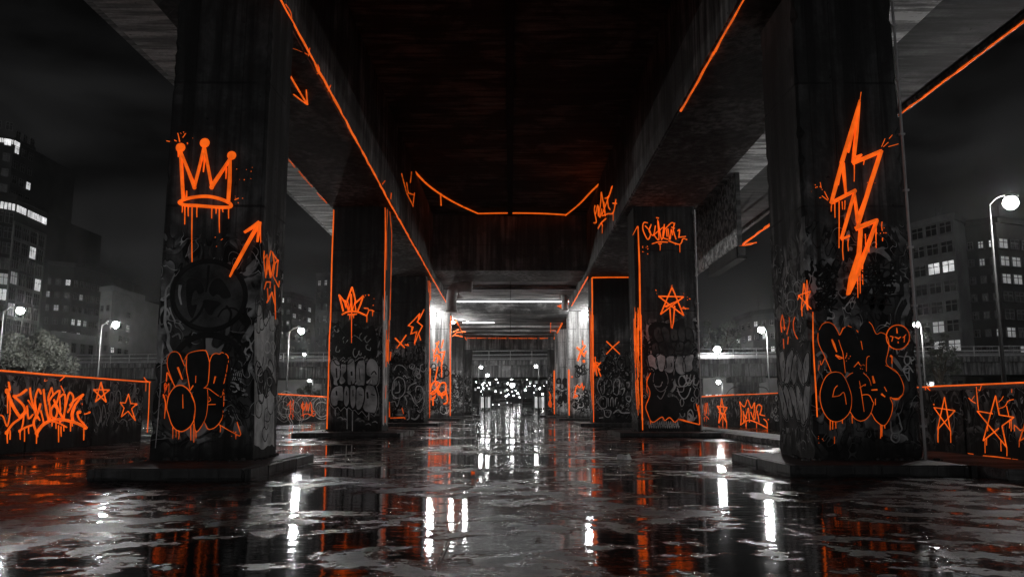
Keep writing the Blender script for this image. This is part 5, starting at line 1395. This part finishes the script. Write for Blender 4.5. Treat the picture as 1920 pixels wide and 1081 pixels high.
sp = Spray(W4, 'Y7', .05); sp.line([(60, 762), (75, 760), (320, 746)], 8).line([(330, 746), (500, 741), (672, 732), (760, 728)], 7); sp.build('neon_line', 'neon', wr2)
sp = Spray(W4, 'Y7', .05); star(sp, [(223, 775), (200, 965), (265, 845), (188, 835), (260, 960)], 8); sp.line([(188, 835), (215, 870)], 9).line([(200, 880), (255, 900)], 8).drips([(232, 900, 985), (262, 950, 1005)], 6); sp.build('painted_star', 'neon', wr2)
sp = Spray(W4, 'Y7', .05)
for l in ([(362, 800), (375, 870), (372, 980)], [(362, 800), (400, 840), (425, 785), (455, 850), (480, 810), (470, 940)], [(390, 870), (400, 960), (430, 850), (440, 960)], [(450, 880), (480, 940), (500, 830), (535, 840), (520, 900)], [(520, 900), (560, 910)], [(370, 980), (430, 945), (500, 965), (578, 1005)], [(578, 1005), (575, 960), (550, 935)], [(410, 990), (415, 960)], [(395, 900), (420, 930)], [(500, 870), (515, 960)]): sp.line(l, 8, True)
sp.drips([(578, 1000, 1035), (495, 965, 1015), (415, 975, 1005)], 6).dot(587, 938, 6); sp.build('painted_tag', 'neon', wr2)
sp = Spray(W4, 'Y7', .04); scrawl(W4, (82, 800, 122, 920), 14, 5, 'Y7', .04, 4, sp); sp.build('painted_tag', 'neon_wash', wr2)
loops(W4, 'Y7', (610, 770, 660, 960), 7, 82, 7, 'pale', wr2, 1.8); loops(W4, 'Y7', (290, 770, 680, 980), 8, 83, 9, 'black', wr2, 1.5)

# ---- viaduct edges
def edge(name, mat, parent, pts, r, seg=1, gaps=0.0, seed=1, jit=.014):
    mb = MB()
    for a, b in zip(pts[:-1], pts[1:]): bar3(mb, a, b, r, jit, seg, gaps, seed)
    return mb.build(name, M[mat], parent)
e0 = .0
n_l = edge('neon_line', 'neon', girder_l, [(VL1 + .09, 13.2, zb(13.2) - .02), (VL1 + .09, 17.4, zb(17.4) - .02), (VL1 + .03, 25, zb(25) - .02), (VL1 - .04, 33, zb(33) - .02)] + [(VL1 - .06, yy, zb(yy) - .02) for yy in (50, 66.2)], .034)
edge('neon_line', 'neon', girder_l, [(VL1 + .05, 66.2, zb(66.2) - .2), (VL1 + .05, 89.6, 8.45)], .05)
edge('neon_line', 'neon_thin', girder_l, [(VL0 - .01, 20, zb(20) - .01), (VL0 - .01, 32.9, zb(32.9) - .01)], .026, 5, .25, 4)
edge('neon_line', 'neon', girder_r, [(VR0 + .07, 14.5, zb(14.5) - .02), (VR0 + .07, 22.2, zb(22.2) - .02)], .032, 2, .01, 2)
edge('neon_line', 'neon', girder_r, [(VR0 + .07, 50.3, zb(50.3) - .02), (VR0 + .07, 64, zb(64) - .02)], .045)
edge('neon_line', 'neon', girder_r, [(VR0 - .06, 74, zb(74) - .3), (VR0 - .06, 88, 8.5)], .075)
# sparks along the left girder line
sp = Spray(Plane(0, VL1, 1), 'Q3', .03)
sp.build('x', 'neon', girder_l) if False else None
SB = lambda yy: Plane(2, zb(yy), -1)
sp = Spray(SB(19), 'Q3', .03)
sp.line([(40, 325), (90, 410), (145, 500)], [7, 10, 12]).line([(78, 450), (110, 475), (145, 500)], [8, 10, 12]).line([(145, 500), (142, 465), (140, 430)], [12, 9, 6]).line([(62, 298), (60, 340)], 4)
sp.build('painted_arrow', 'neon', girder_l)
for l in ([(45, 60), (10, 50), (0, 80)], [(40, 20), (65, 60), (70, 105)], [(145, 262), (100, 240), (75, 232)], [(150, 270), (157, 232)], [(195, 310), (203, 335), (195, 355), (165, 350)], [(245, 440), (258, 410)], [(500, 895), (520, 870)], [(545, 985), (550, 930)]): Spray(SB(17), 'Q3', .02).line(l, 5, True).build('orange_spark', 'neon_thin', girder_l)
sp = Spray(Plane(0, VL1, 1), 'Q3', .04)
for l in ([(598, 838), (622, 930), (655, 995)], [(622, 880), (630, 930), (660, 940)], [(660, 930), (652, 995)], [(640, 880), (646, 830)]): sp.line(l, 6)
sp.build('painted_tag', 'neon_thin', girder_l)
sp = Spray(Plane(0, VR0, -1), 'Y1', .05)
for l in ([(140, 175), (136, 215), (150, 290), (132, 300)], [(145, 235), (160, 172), (165, 250), (182, 150), (186, 80), (200, 155), (215, 250)], [(190, 240), (225, 150), (265, 35), (240, 110), (212, 122)], [(230, 110), (236, 180), (250, 205)], [(205, 150), (215, 245)], [(162, 340), (185, 300), (220, 268)], [(190, 250), (230, 235), (272, 225), (292, 130)], [(268, 158), (298, 160)], [(165, 180), (175, 260), (190, 200)], [(185, 300), (195, 320)]): sp.line(l, 9, True)
sp.drips([(193, 310, 376), (270, 225, 285)], 6)
sp.build('painted_tag', 'neon', girder_r)
# curved line across the soffit where it meets the cross beam
CP = Plane(2, ZC, -1)
sp = Spray(CP, 'P', .05)
sp.line([(764, 306), (775, 318), (800, 344), (830, 366), (860, 383), (896, 399.5)], 3.2, True).line([(896, 399.5), (960, 398.5), (1020, 399.5), (1062, 402)], 3.2, True).line([(1046, 414), (1085, 383), (1110, 357), (1150, 319)], [2, 3.2, 3.2, 3], True).line([(1155, 314), (1172, 296)], 1.5).line([(826, 362), (827, 385)], 2).line([(768, 300), (765, 340)], 2)
sp.build('neon_line', 'neon', slab)
# long outer edge line and its far arrow
c0, c1 = on_z(1685, 216, 12.42), on_z(1925, 36, 12.42)
edge('neon_line', 'neon', crr, [(15.17, c0.y, 12.42), (15.17, c1.y - 1.5, 12.42)], .038, 9, .05, 7)
edge('neon_line', 'neon', crr, [on_x(1388, 461, 15.1), on_x(1446, 419, 15.1)], .075)
edge('neon_line', 'neon', crr, [on_x(1388, 462, 15.1), on_x(1418, 454, 15.1)], .06)
# dashed line along the portal beam
edge('neon_line', 'neon_thin', viaduct, [(-6.2, 89.72, 8.72), (4.3, 89.72, 8.70)], .055, 9, .16, 9)
cp = Plane(1, 89.75, -1)
sp = Spray(Plane(1, 66.38, -1), 'Z7', .05)
sp.area([(1475, 400), (1560, 345), (1605, 355), (1510, 450), (1440, 415)], .02, False)
for l in ([(1440, 412), (1500, 445), (1550, 360)], [(1515, 440), (1560, 350), (1605, 355)]): sp.line(l, 10)
sp.build('orange_wash', 'neon_wash', viaduct)
sp = Spray(Plane(1, 73.28, -1), 'Z7', .05)
for l in ([(1280, 578), (1340, 580), (1405, 576)], [(1370, 590), (1368, 700)], [(1365, 670), (1420, 675)]): sp.line(l, 9)
sp.build('orange_wash', 'neon_wash', viaduct)
sp = Spray(Plane(1, 73.28, -1), 'Z7', .05)
for l in ([(330, 735), (380, 690), (470, 690)], [(335, 690), (400, 660)], [(345, 720), (440, 740)]): sp.line(l, 9)
sp.build('orange_wash', 'neon_wash', viaduct)

# ---- scraps on the ground
def scrap(label, px, py, r, mat, seed, cat='litter'):
    q = on_z(px, py, 0); rd = random.Random(seed)
    t = thing('litter', tuple(q), label, cat)
    mb = MB(); n = 9
    top = [q + Vector((r * rd.uniform(.5, 1.2) * cos(a), r * rd.uniform(.5, 1.2) * sin(a), r * rd.uniform(.1, .9))) for a in [2 * pi * i / n for i in range(n)]]
    mid = [q + Vector((r * rd.uniform(.7, 1.3) * cos(a), r * rd.uniform(.7, 1.3) * sin(a), .0)) for a in [2 * pi * i / n for i in range(n)]]
    mb.add(top + mid + [q + Vector((0, 0, r * .5))], [(i, (i + 1) % n, n + (i + 1) % n, n + i) for i in range(n)] + [(i, 2 * n, (i + 1) % n) for i in range(n)])
    mb.build('crumple', M[mat], t, fixn=False)
scrap('small glowing orange scrap lying in the wet middle of the ground', 888, 886, .045, 'neon_thin', 1)
scrap('pale crumpled paper lying just right of the orange scrap', 900, 887, .08, 'pale', 2)
scrap('pale flattened scrap by the second pillar with the star', 1172, 860, .16, 'grey', 3)

# ------------------------------------------------------------------ thin night haze
hm = bpy.data.materials.new('night_haze'); hm.use_nodes = True
ht = hm.node_tree; ht.nodes.clear()
ho = ht.nodes.new('ShaderNodeOutputMaterial'); hv = ht.nodes.new('ShaderNodeVolumePrincipled')
hv.inputs['Color'].default_value = (.9, .9, .9, 1); hv.inputs['Density'].default_value = .00024; hv.inputs['Anisotropy'].default_value = .92
ht.links.new(hv.outputs[0], ho.inputs['Volume'])
hz = MB().box(-300, 300, -60, 450, -3, 120).build('haze', hm)
tag(hz, kind='stuff')
